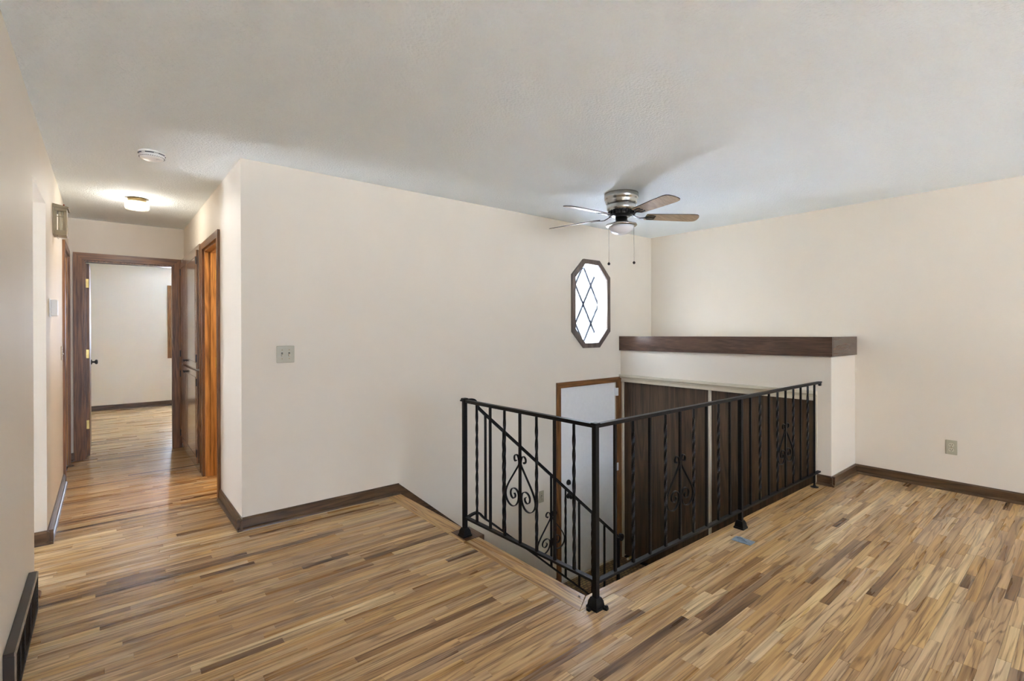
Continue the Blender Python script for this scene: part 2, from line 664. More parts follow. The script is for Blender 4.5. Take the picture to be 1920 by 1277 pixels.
def strip_verts(x0, x1, y0, y1, zt, swap=False):
    c = 0.0006
    zb = -0.018
    lo = [(x0, y0, zb), (x1, y0, zb), (x1, y1, zb), (x0, y1, zb)]
    mi = [(x0, y0, zt - c), (x1, y0, zt - c), (x1, y1, zt - c), (x0, y1, zt - c)]
    to = [(x0 + c, y0 + c, zt), (x1 - c, y0 + c, zt), (x1 - c, y1 - c, zt), (x0 + c, y1 - c, zt)]
    vs = lo + mi + to
    fs = [(8, 9, 10, 11)]
    for i in range(4):
        j = (i + 1) % 4
        fs.append((i, j, 4 + j, 4 + i))
        fs.append((4 + i, 4 + j, 8 + j, 8 + i))
    return vs, fs


def strip_mesh(name, items, mat):
    vs, fs, cols = [], [], []
    for v, f, c in items:
        o = len(vs)
        vs += v
        fs += [tuple(i + o for i in q) for q in f]
        cols += [c] * len(v)
    me = bpy.data.meshes.new(name)
    me.from_pydata(vs, [], fs)
    a = me.color_attributes.new('strip', 'FLOAT_COLOR', 'POINT')
    for i, c in enumerate(cols):
        a.data[i].color = (c[0], c[1], c[2], 1)
    me.materials.append(MT[mat])
    me.update()
    o = bpy.data.objects.new(name, me)
    COL.objects.link(o)
    o.parent = floor
    return o


def row_spans(ym):
    if ym < YC:
        return [(XL, XR)]
    if ym < -2.06:
        return [(XL, XC)]
    if ym < -0.165:
        return [(XL, 1.005)]
    if ym < 0.0:
        return [(-1.25, 1.005)]
    if ym < 0.55:
        return [(-1.25, 0.0)]
    if ym < 0.80:
        return [(XL, 0.0)]
    if ym < 1.56:
        return [(XL, 0.16)]
    if ym < YE:
        return [(XL, 0.0)]
    if ym < YE + 0.13:
        return [(-0.86, -0.10)]
    return [(-1.95, 1.6)]


strips = []
k0 = int((-8.95 + 2.06) / W)
for k in range(k0, int((6.86 + 2.06) / W)):
    y0 = -2.06 + k * W
    ym = y0 + W / 2
    for xa, xb in row_spans(ym):
        x = xa - random.uniform(0.0, 0.6)
        while x < xb:
            ln = random.choice((0.22, 0.32, 0.42, 0.55, 0.72, 0.95) if ym < -2.06 else (0.26, 0.38, 0.5, 0.65, 0.85, 1.1)) * random.uniform(0.85, 1.15)
            a, b = max(x, xa), min(x + ln, xb)
            if xb - b < 0.12:
                b = xb
                ln = b - x + 0.01
            if b - a > 0.02:
                strips.append((a, b, y0, y0 + W))
            x += ln


def tone():
    u = random.random()
    r = random.betavariate(4.5, 4.5)
    if u < 0.035: r = random.uniform(0.0, 0.15)
    elif u > 0.94: r = random.uniform(0.75, 0.95)
    return (r, random.random(), random.random())


def px_area(s):
    a, b, y0, y1 = s
    # the longest stretch that can fall inside the frame
    pts = []
    n = 8
    area = 0.0
    for i in range(n):
        xa = a + (b - a) * i / n
        xb = a + (b - a) * (i + 1) / n
        q = [project(p) for p in ((xa, y0, 0), (xb, y0, 0), (xb, y1, 0), (xa, y1, 0))]
        if any(t is None for t in q):
            continue
        cx = sum(t[0] for t in q) / 4
        cy = sum(t[1] for t in q) / 4
        if not (0 <= cx <= 1920 and 0 <= cy <= 1277):
            continue
        area += abs(sum(q[j][0] * q[(j + 1) % 4][1] - q[(j + 1) % 4][0] * q[j][1] for j in range(4))) / 2
    return area


strips.sort(key=px_area, reverse=True)
for s in strips[:297]:
    a, b, y0, y1 = s
    v, f = strip_verts(a + G, b - G, y0 + G, y1 - G, random.uniform(-0.0003, 0.0003))
    strip_mesh('plank', [(v, f, tone())], 'plank')
rest = []
for a, b, y0, y1 in strips[297:]:
    v, f = strip_verts(a + G, b - G, y0 + G, y1 - G, random.uniform(-0.0003, 0.0003))
    rest.append((v, f, tone()))
tag(strip_mesh('distant_planks', rest, 'plank'), kind='stuff')

# header strip and nosing round the stairwell
def quad_strip(name, pts, mat, tn, zt=0.0, drop=0.035):
    vs = [(x, y, -drop) for x, y in pts] + [(x, y, zt - 0.002) for x, y in pts]
    cx = sum(p[0] for p in pts) / 4; cy = sum(p[1] for p in pts) / 4
    def inw(p):
        d = Vector((cx - p[0], cy - p[1]))
        return (p[0] + math.copysign(0.002, d.x), p[1] + math.copysign(0.002, d.y), zt)
    vs += [inw(p) for p in pts]
    fs = [(8, 9, 10, 11)]
    for i in range(4):
        j = (i + 1) % 4
        fs += [(i, j, 4 + j, 4 + i), (4 + i, 4 + j, 8 + j, 8 + i)]
    return strip_mesh(name, [(vs, fs, tn)], mat)


tag(quad_strip('nosing', [(1.0065, -2.058), (1.126, -1.987), (1.126, -1.088), (1.0065, -1.088)], 'plank_y', (0.50, 0.9, 0.3)), 'oak nosing strip along the head of the stairs')
tag(quad_strip('nosing', [(1.0065, -1.0865), (1.030, -1.0865), (1.030, -0.914), (1.0065, -0.914)], 'plank_y', (0.45, 0.9, 0.6)))
tag(quad_strip('nosing', [(1.0065, -0.9125), (1.130, -0.9125), (1.124, -0.002), (1.0065, -0.002)], 'plank_y', (0.52, 0.9, 0.7)))
tag(quad_strip('nosing', [(1.009, -2.0585), (XC - 0.002, -2.0585), (XC - 0.002, -2.044), (1.128, -1.988)], 'plank', (0.47, 1.0, 0.2)), 'oak nosing strip under the long railing')
m = MB().box(1.031, 1.172, -1.0855, -0.9135, -0.035, 0.001, 0.002)
o = m.build('nosing_patch', 'patch', floor)
o['label'] = 'dark stained wooden patch under the first railing post'

# ground outside
gz_ = -1.62
m = MB()
m.box(4.8, 45, -9.2, 45, gz_ - 0.2, gz_)
m.box(-3.6, 4.8, 7.2, 45, gz_ - 0.2, gz_)
m.box(2.2, 4.8, 0.15, 7.2, gz_ - 0.2, gz_)
tag(m.build('ground', 'ground'), 'pale sunlit concrete drive outside the front door', 'ground', **STR)
m = MB()
m.box(-40, -3.6, -9.2, 45, gz_ - 0.2, gz_)
m.box(-40, 45, -40, -9.2, gz_ - 0.2, gz_)
tag(m.build('ground', 'dullground'), 'unseen grey ground added outside living room and kitchen to cut bounced light', 'ground', **STR)

# ceiling, plus an added eave outside the kitchen
m = MB().box(-1.2, 4.8, YB - 0.15, 0.15, H, H + 0.12)
m.box(-1.2, 2.12, 0.15, YE + 0.13, H, H + 0.12)
m.box(-2.1, -1.2, YE, 7.1, H, H + 0.12)
m.box(-1.2, 1.8, YE, 7.1, H + 0.0006, H + 0.12)
m.box(-4.9, -3.6, -1.7, 2.5, H - 0.02, H + 0.12)  # unseen eave, added to keep the high sun out of the kitchen door
m.box(-3.6, -1.2, -1.7, 2.5, H, H + 0.12)
tag(m.build('ceiling', 'ceil'), 'white stippled ceiling over room and hallway, plus an added eave shading the kitchen door', 'ceiling', **STR)

# back wall (the one with the light switch and the octagonal window)
DX0, DX1, DZ1 = 2.940, 3.860, 0.700
m = MB()
T = 0.15
m.box(0, 0.96, 0, T, -0.3, H)
m.box(0.96, DX0, 0, T, -2.9, H)
m.box(DX0, DX1, 0, T, -2.9, ZL)
m.box(DX0, DX1, 0, T, DZ1, 1.04)
m.box(DX0, DX1, 0, T, 2.13, H)
m.box(DX1, XR + 0.15, 0, T, -2.9, H)
m.box(DX0, 3.05, 0, T, 1.04, 2.13)
m.box(3.80, DX1, 0, T, 1.04, 2.13)
ho = octagon(0.272, 0.443, 0.114, 0.281)
rc = [(3.05, 2.13), (3.80, 2.13), (3.80, 1.04), (3.05, 1.04)]
for yy in (0.0, T):
    def P(q): return (q[0], yy, q[1])
    m.face([P(rc[0]), P(rc[1]), P(ho[1]), P(ho[0])])
    m.face([P(rc[1]), P(rc[2]), P(ho[3]), P(ho[2])])
    m.face([P(rc[2]), P(rc[3]), P(ho[5]), P(ho[4])])
    m.face([P(rc[3]), P(rc[0]), P(ho[7]), P(ho[6])])
    m.face([P(rc[1]), P(ho[2]), P(ho[1])])
    m.face([P(rc[2]), P(ho[4]), P(ho[3])])
    m.face([P(rc[3]), P(ho[6]), P(ho[5])])
    m.face([P(rc[0]), P(ho[0]), P(ho[7])])
for i in range(8):
    a, b = ho[i], ho[(i + 1) % 8]
    m.face([(a[0], 0, a[1]), (b[0], 0, b[1]), (b[0], T, b[1]), (a[0], T, a[1])])
tag(m.build('wall_back', 'wall'), 'long cream wall with octagonal window and double light switch', 'wall', **STR)

# right wall
m = MB().box(XR, XR + 0.15, YB, 0.0, -0.3, H)
tag(m.build('wall_right', 'wall'), 'plain cream wall with a low power outlet', 'wall', **STR)

# left wall: near piece, header over the kitchen opening, hall piece with a door opening, added sun shield
LD0, LD1, LDZ = 2.150, 2.860, 2.035
m = MB()
m.box(XL - 0.12, XL, YB, -0.165, -0.018, H)
m.box(XL - 0.12, XL, -0.165, 0.55, 2.094, H)
m.box(XL - 0.12, XL, 0.55, LD0, -0.018, H)
m.box(XL - 0.12, XL, LD0, LD1, LDZ, H)
m.box(XL - 0.12, XL, LD1, YE + 0.12, -0.018, H)
m.box(XL - 0.22, XL - 0.125, 1.95, YE + 0.05, -0.018, H)  # unseen backing added behind the hall door, blocks sun leaking round the slab
tag(m.build('wall_left', 'wall'), 'cream hallway wall with door chime, kitchen opening and an added sun shield behind its door', 'wall', **STR)

# hall right wall with the bathroom doorway
BD0, BD1, BDZ = 0.817, 1.545, 2.033
m = MB()
m.box(0, 0.12, T, BD0, -0.018, H)
m.box(0, 0.12, BD0, BD1, BDZ, H)
m.box(0, 0.12, BD1, YE, -0.018, H)
tag(m.build('wall_hall', 'wall'), 'narrow cream hallway wall between outer corner and linen cabinet', 'wall', **STR)

# hall end wall with the bedroom doorway
ED0, ED1, EDZ = -0.862, -0.085, 2.030
m = MB()
m.box(-2.1, ED0, YE, YE + 0.12, -0.018, H)
m.box(ED0, ED1, YE, YE + 0.12, EDZ, H)
m.box(ED1, 1.8, YE, YE + 0.12, -0.018, H)
tag(m.build('wall_end', 'wall'), 'cream wall at the hallway end round the bedroom door', 'wall', **STR)

# bedroom walls
BWY = 6.855
m = MB()
wx0, wx1, wz0, wz1 = 0.215, 1.05, 0.88, 2.03
m.box(-2.1, wx0, BWY, BWY + 0.15, -0.018, H)
m.box(wx0, wx1, BWY, BWY + 0.15, -0.018, wz0)
m.box(wx0, wx1, BWY, BWY + 0.15, wz1, H)
m.box(wx1, 1.8, BWY, BWY + 0.15, -0.018, H)
m.box(1.65, 1.8, YE + 0.12, BWY, -0.018, H)
m.box(-2.1, -1.95, YE + 0.12, BWY, -0.018, H)
tag(m.build('wall_bedroom', 'wall'), 'pale bedroom wall seen through the open hallway door', 'wall', **STR)

# kitchen shell beyond the left opening
m = MB()
m.box(-3.5, -3.35, -1.6, -0.12, -0.018, H)
m.box(-3.5, -3.35, -0.12, 0.58, 2.12, H)
m.box(-3.5, -3.35, 0.58, 2.4, -0.018, H)
m.box(-3.5, XL - 0.12, -1.6, -1.48, -0.018, H)
m.box(-3.5, XL - 0.12, 2.28, 2.4, -0.018, H)
tag(m.build('wall_kitchen', 'wall'), 'kitchen walls behind the opening in the left wall', 'wall', **STR)

# bathroom shell beyond the right doorway
m = MB()
m.box(2.0, 2.12, 0.15, 2.6, -0.018, H)
m.box(0.12, 2.0, 2.5, 2.6, -0.018, H)
m.box(0.12, 2.12, 0.15, 2.6, H - 0.02, H)
tag(m.build('wall_bathroom', 'wall'), 'warm lit bathroom walls behind the orange lit doorway', 'wall', **STR)

# wall behind the camera with the big living room window
m = MB()
m.box(XL - 0.12, -0.7, YB - 0.15, YB, -0.3, H)
m.box(-0.7, 2.6, YB - 0.15, YB, -0.3, 0.47)
m.box(-0.7, 2.6, YB - 0.15, YB, 2.17, H)
m.box(2.6, XR + 0.15, YB - 0.15, YB, -0.3, H)
tag(m.build('wall_front', 'wall'), 'wall behind the viewpoint with the large picture window', 'wall', **STR)

# stairwell walls and closet block
m = MB()
m.box(XC, XC + 0.1, -2.060, 0.0, 0.776, 1.07)                      # over the closet
m.box(XC, XC + 0.1, YC, -2.060, -2.9, 1.07)                         # closet pier
m.box(XC + 0.1, XR, YC, YC + 0.1, -0.3, 1.07)                       # side to the room
m.box(XC, XC + 0.1, -0.018, 0.0, ZL, 0.776)
m.box(XC + 0.1, XR, YC + 0.1, 0.0, 1.0, 1.07)                       # top under the ledge
m.box(XC + 0.55, XC + 0.6, YC + 0.1, 0.0, ZL, 1.0)                  # closet back
tag(m.build('wall_closet', 'wall'), 'cream closet block under the dark ledge beam', 'wall', **STR)
m = MB()
m.box(1.06, XC, -2.15, -2.05, -2.9, -0.05)
m.box(0.96, 1.06, -2.15, 0.0, -2.9, -0.05)
m.box(0.90, 4.70, -2.25, 0.15, -3.0, -2.75)
m.box(4.55, 4.70, -2.15, 0.0, -2.9, -0.3)
m.box(XC + 0.1, 4.70, -2.15, -2.05, -2.9, -0.3)
tag(m.build('wall_stairwell', 'wall'), 'cream stairwell walls under the edge of the oak floor', 'wall', **STR)

# landing and stairs
m = MB().box(2.45, XC + 0.6, -2.05, 0.0, ZL - 0.2, ZL)
tag(m.build('floor_landing', 'tile'), 'brown mottled tile landing by the white front door', 'floor', **STR)
st = thing('stair_flight', (1.12, -0.5, ZL), 'stair flight down from the oak nosing to the tile landing', 'stairs', kind='structure')
rise = -ZL / 7
for i in range(6):
    zt = -rise * (i + 1)
    x0 = 1.09 + 0.2325 * i
    MB().box(x0, x0 + 0.262, -0.99, -0.001, zt - 0.03, zt, 0.004).build('tread', 'case_y', st)
    MB().box(x0 + 0.2325, x0 + 0.25, -0.99, -0.001, zt - rise, zt - 0.03).build('riser', 'offwhite', st)
MB().box(1.072, 1.09, -0.99, -0.001, -rise, -0.04).build('riser', 'offwhite', st)
st2 = thing('stair_flight', (2.45, -1.5, ZL - 1.2), 'lower stair flight from the tile landing down to the basement', 'stairs', kind='structure')
for i in range(6):
    zt = ZL - rise * (i + 1)
    x1 = 2.44 - 0.2325 * i
    MB().box(x1 - 0.262, x1, -2.04, -1.03, zt - 0.03, zt, 0.004).build('tread', 'case_y', st2)


# ------------------------------------------------------------------ baseboards
def base_profile(m, p, q, n, h=0.082, t=0.014, shoe=True):
    """baseboard between floor points p and q; n = unit vector off the wall"""
    p, q, n = Vector(p + (0,)), Vector(q + (0,)), Vector(n + (0,))
    pr = [(0, 0), (t, 0), (t, h - 0.012), (t * 0.45, h), (0, h)]
    m.prism([p + n * a + Vector((0, 0, z)) for a, z in pr], q - p)
    if shoe:
        r = 0.016
        sh = [(t, 0.0), (t + r, 0.0), (t + r * 0.92, r * 0.45), (t + r * 0.7, r * 0.8), (t + r * 0.35, r * 1.05), (t, r * 1.15)]
        m.prism([p + n * a + Vector((0, 0, z)) for a, z in sh], q - p)
    return m


def baseboard(name, segs, mat, label):
    m = MB()
    for s in segs:
        base_profile(m, *s)
    return tag(m.build(name, mat), label, 'baseboard', **STR)


baseboard('baseboard_back', [((-0.03, 0.0), (1.118, 0.0), (0, -1))], 'base_x', 'dark brown baseboard along the long wall with the light switch')
baseboard('baseboard_hall', [((0.0, -0.03), (0.0, 0.757), (-1, 0))], 'base_y', 'short dark baseboard on the hallway side of the outer corner')
baseboard('baseboard_right', [((XR, YC), (XR, YB), (-1, 0))], 'base_y', 'dark brown baseboard along the right wall below the outlet')
baseboard('baseboard_closet', [((XC - 0.03, YC), (XR - 0.014, YC), (0, -1))], 'base_x', 'dark baseboard on the closet side below the ledge end')
m = MB()
base_profile(m, (XC, YC - 0.03), (XC, -2.066), (-1, 0))
tag(m.build('trim_1', 'base_y'), 'short dark baseboard return behind the railing end post', 'baseboard', **STR)
baseboard('baseboard_left', [((XL, 0.55 - 0.03), (XL, 2.09), (1, 0))], 'base_y', 'baseboard along the hallway wall below the thermostat')
m = MB()
base_profile(m, (XL + 0.03, 0.55), (XL - 0.12, 0.55), (0, -1))
tag(m.build('trim_2', 'base_x'), 'dark baseboard across the end face of the kitchen opening', 'baseboard', **STR)
m = MB()
base_profile(m, (-1.95, BWY), (1.6, BWY), (0, -1), h=0.085)
tag(m.build('baseboard_bedroom', 'base_x'), 'dark baseboard along the far bedroom wall', 'baseboard', **STR)
m = MB()
base_profile(m, (XL, YE), (-0.93, YE), (0, -1))
tag(m.build('trim_3', 'base_x'), 'tiny dark baseboard piece beside the bedroom door casing', 'baseboard', **STR)
# skirt board going down the stairs on the back wall
m = MB()
pts = [(1.118, 0.072), (2.52, -1.095), (2.885, -1.262), (2.885, ZL + 0.001), (2.45, ZL + 0.001), (2.30, ZL + 0.06), (1.118, -0.2)]
pts = [(1.118, 0.078), (2.50, -1.085), (2.56, -1.262), (2.884, -1.262), (2.884, ZL), (2.3, ZL), (1.118, -0.26)]
m.prism([(x, 0.0, z) for x, z in pts], (0, -0.014, 0))
tag(m.build('trim_4', 'base_x'), 'dark sloping skirt board going down the wall beside the stairs', 'skirting', **STR)


# ------------------------------------------------------------------ doors and casings
def casing(m, axis, plane, a0, a1, z0, ztop, w, t, out, left=True, right=True, lw=None, rw=None):
    """three-sided casing round an opening a0..a1 with head at ztop. out: +-1 direction off the wall. returns three builders"""
    lw = lw or w
    rw = rw or w
    def pr(poly, mb):
        if axis == 'x':
            mb.prism([(a, plane, z) for a, z in poly], (0, out * t, 0))
        else:
            mb.prism([(plane, a, z) for a, z in poly], (out * t, 0, 0))
    L_, R_, H_ = MB(), MB(), MB()
    pr([(a0 - lw, z0), (a0, z0), (a0, ztop), (a0 - lw, ztop + w)], L_)
    pr([(a1, z0), (a1 + rw, z0), (a1 + rw, ztop + w), (a1, ztop)], R_)
    pr([(a0, ztop), (a1, ztop), (a1 + rw, ztop + w), (a0 - lw, ztop + w)], H_)
    return L_, R_, H_


# front door (door_1)
d1 = thing('door_1', (3.4, 0.0, ZL), 'white flush front door with dark knob and deadbolt at the landing', 'door', kind='structure')
L_, R_, H_ = casing(None, 'x', 0.0, 2.944, 3.856, ZL, 0.697, 0.058, 0.016, -1)
R_.bm.free(); R_ = MB(); R_.prism([(3.856, 0, ZL), (3.9445, 0, ZL), (3.9445, 0, 0.755), (3.856, 0, 0.697)], (0, -0.016, 0))
L_.build('casing', 'case_z', d1); R_.build('casing', 'case_z', d1); H_.build('casing', 'case_x', d1)
o = MB().box(2.947, 3.853, 0.012, 0.056, ZL + 0.012, 0.693, 0.002).build('slab', 'white', d1)
MB().box(2.944, 3.856, 0.06, 0.149, ZL + 0.001, 0.697).build('jamb', 'case_z', d1)
for z in (0.585, -0.28, -1.12):
    MB().box(3.838, 3.878, -0.021, 0.013, z - 0.045, z + 0.045, 0.002).build('hinge', 'white', d1)
for nm, z, r, d in (('deadbolt', -0.311, 0.026, 0.022), ('knob', -0.452, 0.028, 0.055)):
    if nm == 'knob':
        m = MB().lathe([(0.030, 0.0), (0.030, -0.006), (0.012, -0.010), (0.011, -0.026), (0.024, -0.034), (0.027, -0.046), (0.020, -0.056), (0, -0.058)], (3.076, 0.012, z), 24, axis='y')
    else:
        m = MB().lathe([(0.030, 0.0), (0.028, -0.012), (0.020, -0.020), (0.014, -0.022), (0, -0.022)], (3.076, 0.012, z), 24, axis='y')
        m.box(3.071, 3.081, -0.022, -0.008, z - 0.014, z + 0.014, 0.001)
    m.build(nm, 'black', d1)

# bedroom doorway (door_2): casing, jamb, open leaf
d2 = thing('door_2', (-0.487, YE, 0), 'bedroom doorway with dark oak casing and open door at the hallway end', 'door', kind='structure')
L_, R_, H_ = casing(None, 'x', YE, -0.857, -0.113, 0, 2.027, 0.072, 0.017, -1, rw=0.090)
L_.build('casing', 'case_z', d2); R_.build('casing', 'case_z', d2); H_.build('casing', 'case_x', d2)
m = MB().box(-0.862, -0.845, YE + 0.001, YE + 0.119, 0, 2.03); m.box(-0.102, -0.085, YE + 0.001, YE + 0.119, 0, 2.03)
m.box(-0.845, -0.102, YE + 0.001, YE + 0.119, 2.012, 2.03)
m.box(-0.845, -0.834, YE + 0.03, YE + 0.075, 0, 2.012); m.box(-0.110, -0.102, YE + 0.03, YE + 0.075, 0, 2.012)
m.build('jamb', 'case_z', d2)
lf = MB().box(-0.842, -0.808, YE + 0.125, YE + 0.84, 0.012, 2.005, 0.002).build('slab', 'case_z', d2)
for z in (1.80, 1.068, 0.335):
    MB().box(-0.848, -0.812, YE + 0.120, YE + 0.1265, z - 0.046, z + 0.046, 0.002).build('hinge', 'brass', lf)
for s, x in ((1, -0.808), (-1, -0.842)):
    MB().lathe([(0.030, 0), (0.028, s * 0.008), (0.011, s * 0.012), (0.011, s * 0.03), (0.026, s * 0.04), (0.027, s * 0.052), (0.018, s * 0.06), (0, s * 0.061)], (x, YE + 0.78, 0.95), 20, axis='x').build('knob', 'black', lf)

# hall left door (door_3)
d3 = thing('door_3', (XL, 2.5, 0), 'dark brown door and casing in the hallway wall past the chime', 'door', kind='structure')
L_, R_, H_ = casing(None, 'y', XL, LD0, LD1, 0, LDZ, 0.058, 0.018, 1)
L_.build('casing', 'case_z', d3); R_.build('casing', 'case_z', d3); H_.build('casing', 'case_y', d3)
m = MB().box(XL - 0.12, XL - 0.001, LD0, LD0 + 0.017, 0, LDZ); m.box(XL - 0.12, XL - 0.001, LD1 - 0.017, LD1, 0, LDZ)
m.box(XL - 0.12, XL - 0.001, LD0 + 0.017, LD1 - 0.017, LDZ - 0.017, LDZ)
m.build('jamb', 'jamb', d3)
MB().box(XL - 0.10, XL - 0.065, LD0 + 0.02, LD1 - 0.02, 0.01, LDZ - 0.02, 0.002).build('slab', 'case_z', d3)

# bathroom doorway (door_4)
d4 = thing('door_4', (0, 1.18, 0), 'open bathroom doorway with oak casing and glowing orange jamb', 'door', kind='structure')
L_, R_, H_ = casing(None, 'y', 0.0, BD0, BD1, 0, BDZ, 0.058, 0.018, -1, rw=0.085)
L_.build('casing', 'case_z', d4); R_.build('casing', 'case_z', d4); H_.build('casing', 'case_y', d4)
m = MB().box(0.001, 0.119, BD0, BD0 + 0.017, 0, BDZ); m.box(0.001, 0.119, BD1 - 0.017, BD1, 0, BDZ)
m.box(0.001, 0.119, BD0 + 0.017, BD1 - 0.017, BDZ - 0.017, BDZ)
m.box(0.045, 0.08, BD1 - 0.028, BD1 - 0.017, 0, BDZ - 0.017); m.box(0.045, 0.08, BD0 + 0.017, BD0 + 0.028, 0, BDZ - 0.017)
m.box(0.045, 0.08, BD0 + 0.028, BD1 - 0.028, BDZ - 0.028, BDZ - 0.017)
jb = m.build('jamb', 'jamb', d4)
for z in (1.81, 1.02):
    MB().box(0.0805, 0.110, BD1 - 0.0205, BD1 - 0.0168, z - 0.046, z + 0.046, 0.001).build('hinge', 'brass', jb)

# closet doors (door_5, door_6) with white track and jambs
def closet_panel(name, x, ya, yb, label, edge):
    d = thing(name, (x, (ya + yb) / 2, ZL), label, 'closet door', kind='structure')
    MB().box(x, x + 0.02, ya, yb, ZL + 0.03, 0.700, 0.001).build('panel', 'walnut', d)
    if edge:
        MB().box(x - 0.004, x + 0.024, ya - 0.022, ya, ZL + 0.03, 0.700, 0.002).build('edge_strip', 'offwhite', d)
    return d


closet_panel('door_5', XC + 0.022, -1.075, -0.036, 'dark walnut sliding closet door nearest the front door, with a white edge', True)
closet_panel('door_6', XC + 0.052, -2.050, -1.02, 'dark walnut sliding closet door behind the railing end', False)
m = MB()
m.box(XC - 0.014, XC + 0.004, -2.066, -0.002, 0.698, 0.728, 0.002)
m.box(XC - 0.008, XC + 0.004, -2.066, -0.002, 0.728, 0.736)
m.prism([(XC - 0.001, -0.002, 0.736), (XC - 0.018, -0.002, 0.736), (XC - 0.020, -0.002, 0.748), (XC - 0.036, -0.002, 0.758), (XC - 0.036, -0.002, 0.782), (XC - 0.001, -0.002, 0.782)], (0, -2.064, 0))
m.box(XC + 0.004, XC + 0.09, -2.06, -0.002, 0.72, 0.776)
tag(m.build('trim_5', 'offwhite'), 'off white closet header trim above the walnut doors', 'trim', **STR)
m = MB()
m.box(XC - 0.008, XC + 0.02, -0.034, -0.017, ZL, 0.70, 0.001)
m.box(XC - 0.008, XC + 0.09, -2.066, -2.052, -0.02, 0.70, 0.001)
tag(m.build('trim_6', 'offwhite'), 'thin off white jamb strips at the closet door ends', 'trim', **STR)
m = MB().box(XC + 0.01, XC + 0.085, -2.05, -0.04, ZL, ZL + 0.012, 0.002)
tag(m.build('trim_7', 'black'), 'dark closet floor track at the landing', 'trim', **STR)

# ledge beam on the closet block
lb = thing('ledge_beam', (XC - 0.03, -1.0, 1.07), 'long dark stained wooden beam capping the closet block', 'beam')
m = MB()
m.prism([(XC - 0.030, -0.001, 1.062), (XC - 0.030, -0.001, 1.226), (XC - 0.030, -2.186, 1.241), (XC - 0.030, -2.186, 1.077)], (0.030, 0, 0))
m.build('front_board', 'beam_y', lb)
m = MB().prism([(XC, -2.1865, 1.077), (XC, -2.1865, 1.241), (XR - 0.001, -2.1865, 1.236), (XR - 0.001, -2.1865, 1.072)], (0, 0.016, 0))
m.build('end_board', 'beam_x', lb)
m = MB().prism([(XC + 0.001, -0.001, 1.072), (XC + 0.001, -0.001, 1.220), (XC + 0.001, -2.169, 1.232), (XC + 0.001, -2.169, 1.072)], (XR - XC - 0.003, 0, 0))
m.build('ledge_top', 'wall', lb)

# octagonal window (window_1)
w1 = thing('window_1', (OC[0], 0, OC[1]), 'octagonal leaded window with dark frame in the long wall', 'window', kind='structure')
oo = octagon(0.312, 0.483, 0.130, 0.305)
ii = octagon(0.260, 0.431, 0.108, 0.275)
for i in range(8):
    j = (i + 1) % 8
    m = MB().prism([(oo[i][0], 0, oo[i][1]), (oo[j][0], 0, oo[j][1]), (ii[j][0], 0, ii[j][1]), (ii[i][0], 0, ii[i][1])], (0, -0.020, 0))
    m.build('frame_board', 'octframe', w1)
r1 = octagon(0.272, 0.443, 0.114, 0.281)
m = MB()
for i in range(8):
    j = (i + 1) % 8
    m.prism([(r1[i][0], 0.001, r1[i][1]), (r1[j][0], 0.001, r1[j][1]), (ii[j][0], 0.001, ii[j][1]), (ii[i][0], 0.001, ii[i][1])], (0, 0.148, 0))
m.build('reveal', 'white', w1)
gi = octagon(0.240, 0.408, 0.100, 0.262)
m = MB()
for i in range(8):
    j = (i + 1) % 8
    m.prism([(ii[i][0], 0.10, ii[i][1]), (ii[j][0], 0.10, ii[j][1]), (gi[j][0], 0.10, gi[j][1]), (gi[i][0], 0.10, gi[i][1])], (0, 0.03, 0))
m.build('sash', 'white', w1)


def clip(poly, a, b, c):
    """keep a*x + b*z <= c"""
    out = []
    for i in range(len(poly)):
        p, q = poly[i], poly[(i + 1) % len(poly)]
        dp, dq = a * p[0] + b * p[1] - c, a * q[0] + b * q[1] - c
        if dp <= 0:
            out.append(p)
        if dp * dq < 0:
            t = dp / (dp - dq)
            out.append((p[0] + (q[0] - p[0]) * t, p[1] + (q[1] - p[1]) * t))
    return out


SL = 0.431 / 0.256
lev = [-0.9, -0.431, 0.0, 0.431, 0.9]
x0, z0 = OC
for i in range(4):
    for j in range(4):
        p = list(gi)
        # u = (z-z0) - SL*(x-x0) in lev[i..i+1]; v = (z-z0) + SL*(x-x0) in lev[j..j+1]
        for sgn, lo, hi in ((-1, lev[i], lev[i + 1]), (1, lev[j], lev[j + 1])):
            if len(p) < 3: break
            p = clip(p, sgn * SL, 1, hi + z0 + sgn * SL * x0)
            if len(p) < 3: break
            p = clip(p, -sgn * SL, -1, -(lo + z0 + sgn * SL * x0))
        if len(p) >= 3:
            ar = abs(sum(p[k][0] * p[(k + 1) % len(p)][1] - p[(k + 1) % len(p)][0] * p[k][1] for k in range(len(p)))) / 2
            if ar > 0.0008:
                MB().face([(q[0], 0.115, q[1]) for q in p]).build('pane', 'pane', w1)
for sgn in (-1, 1):
    for c in lev[1:4]:
        # line z = z0 + c - sgn*SL*(x-x0), clipped to the glass
        p = list(gi)
        hw = 0.0125 * math.sqrt(1 + SL * SL)
        p = clip(p, sgn * SL, 1, c + hw + z0 + sgn * SL * x0)
        p = clip(p, -sgn * SL, -1, -(c - hw + z0 + sgn * SL * x0))
        if len(p) >= 3:
            MB().prism([(q[0], 0.109, q[1]) for q in p], (0, 0.012, 0)).build('lead_came', 'lead', w1)


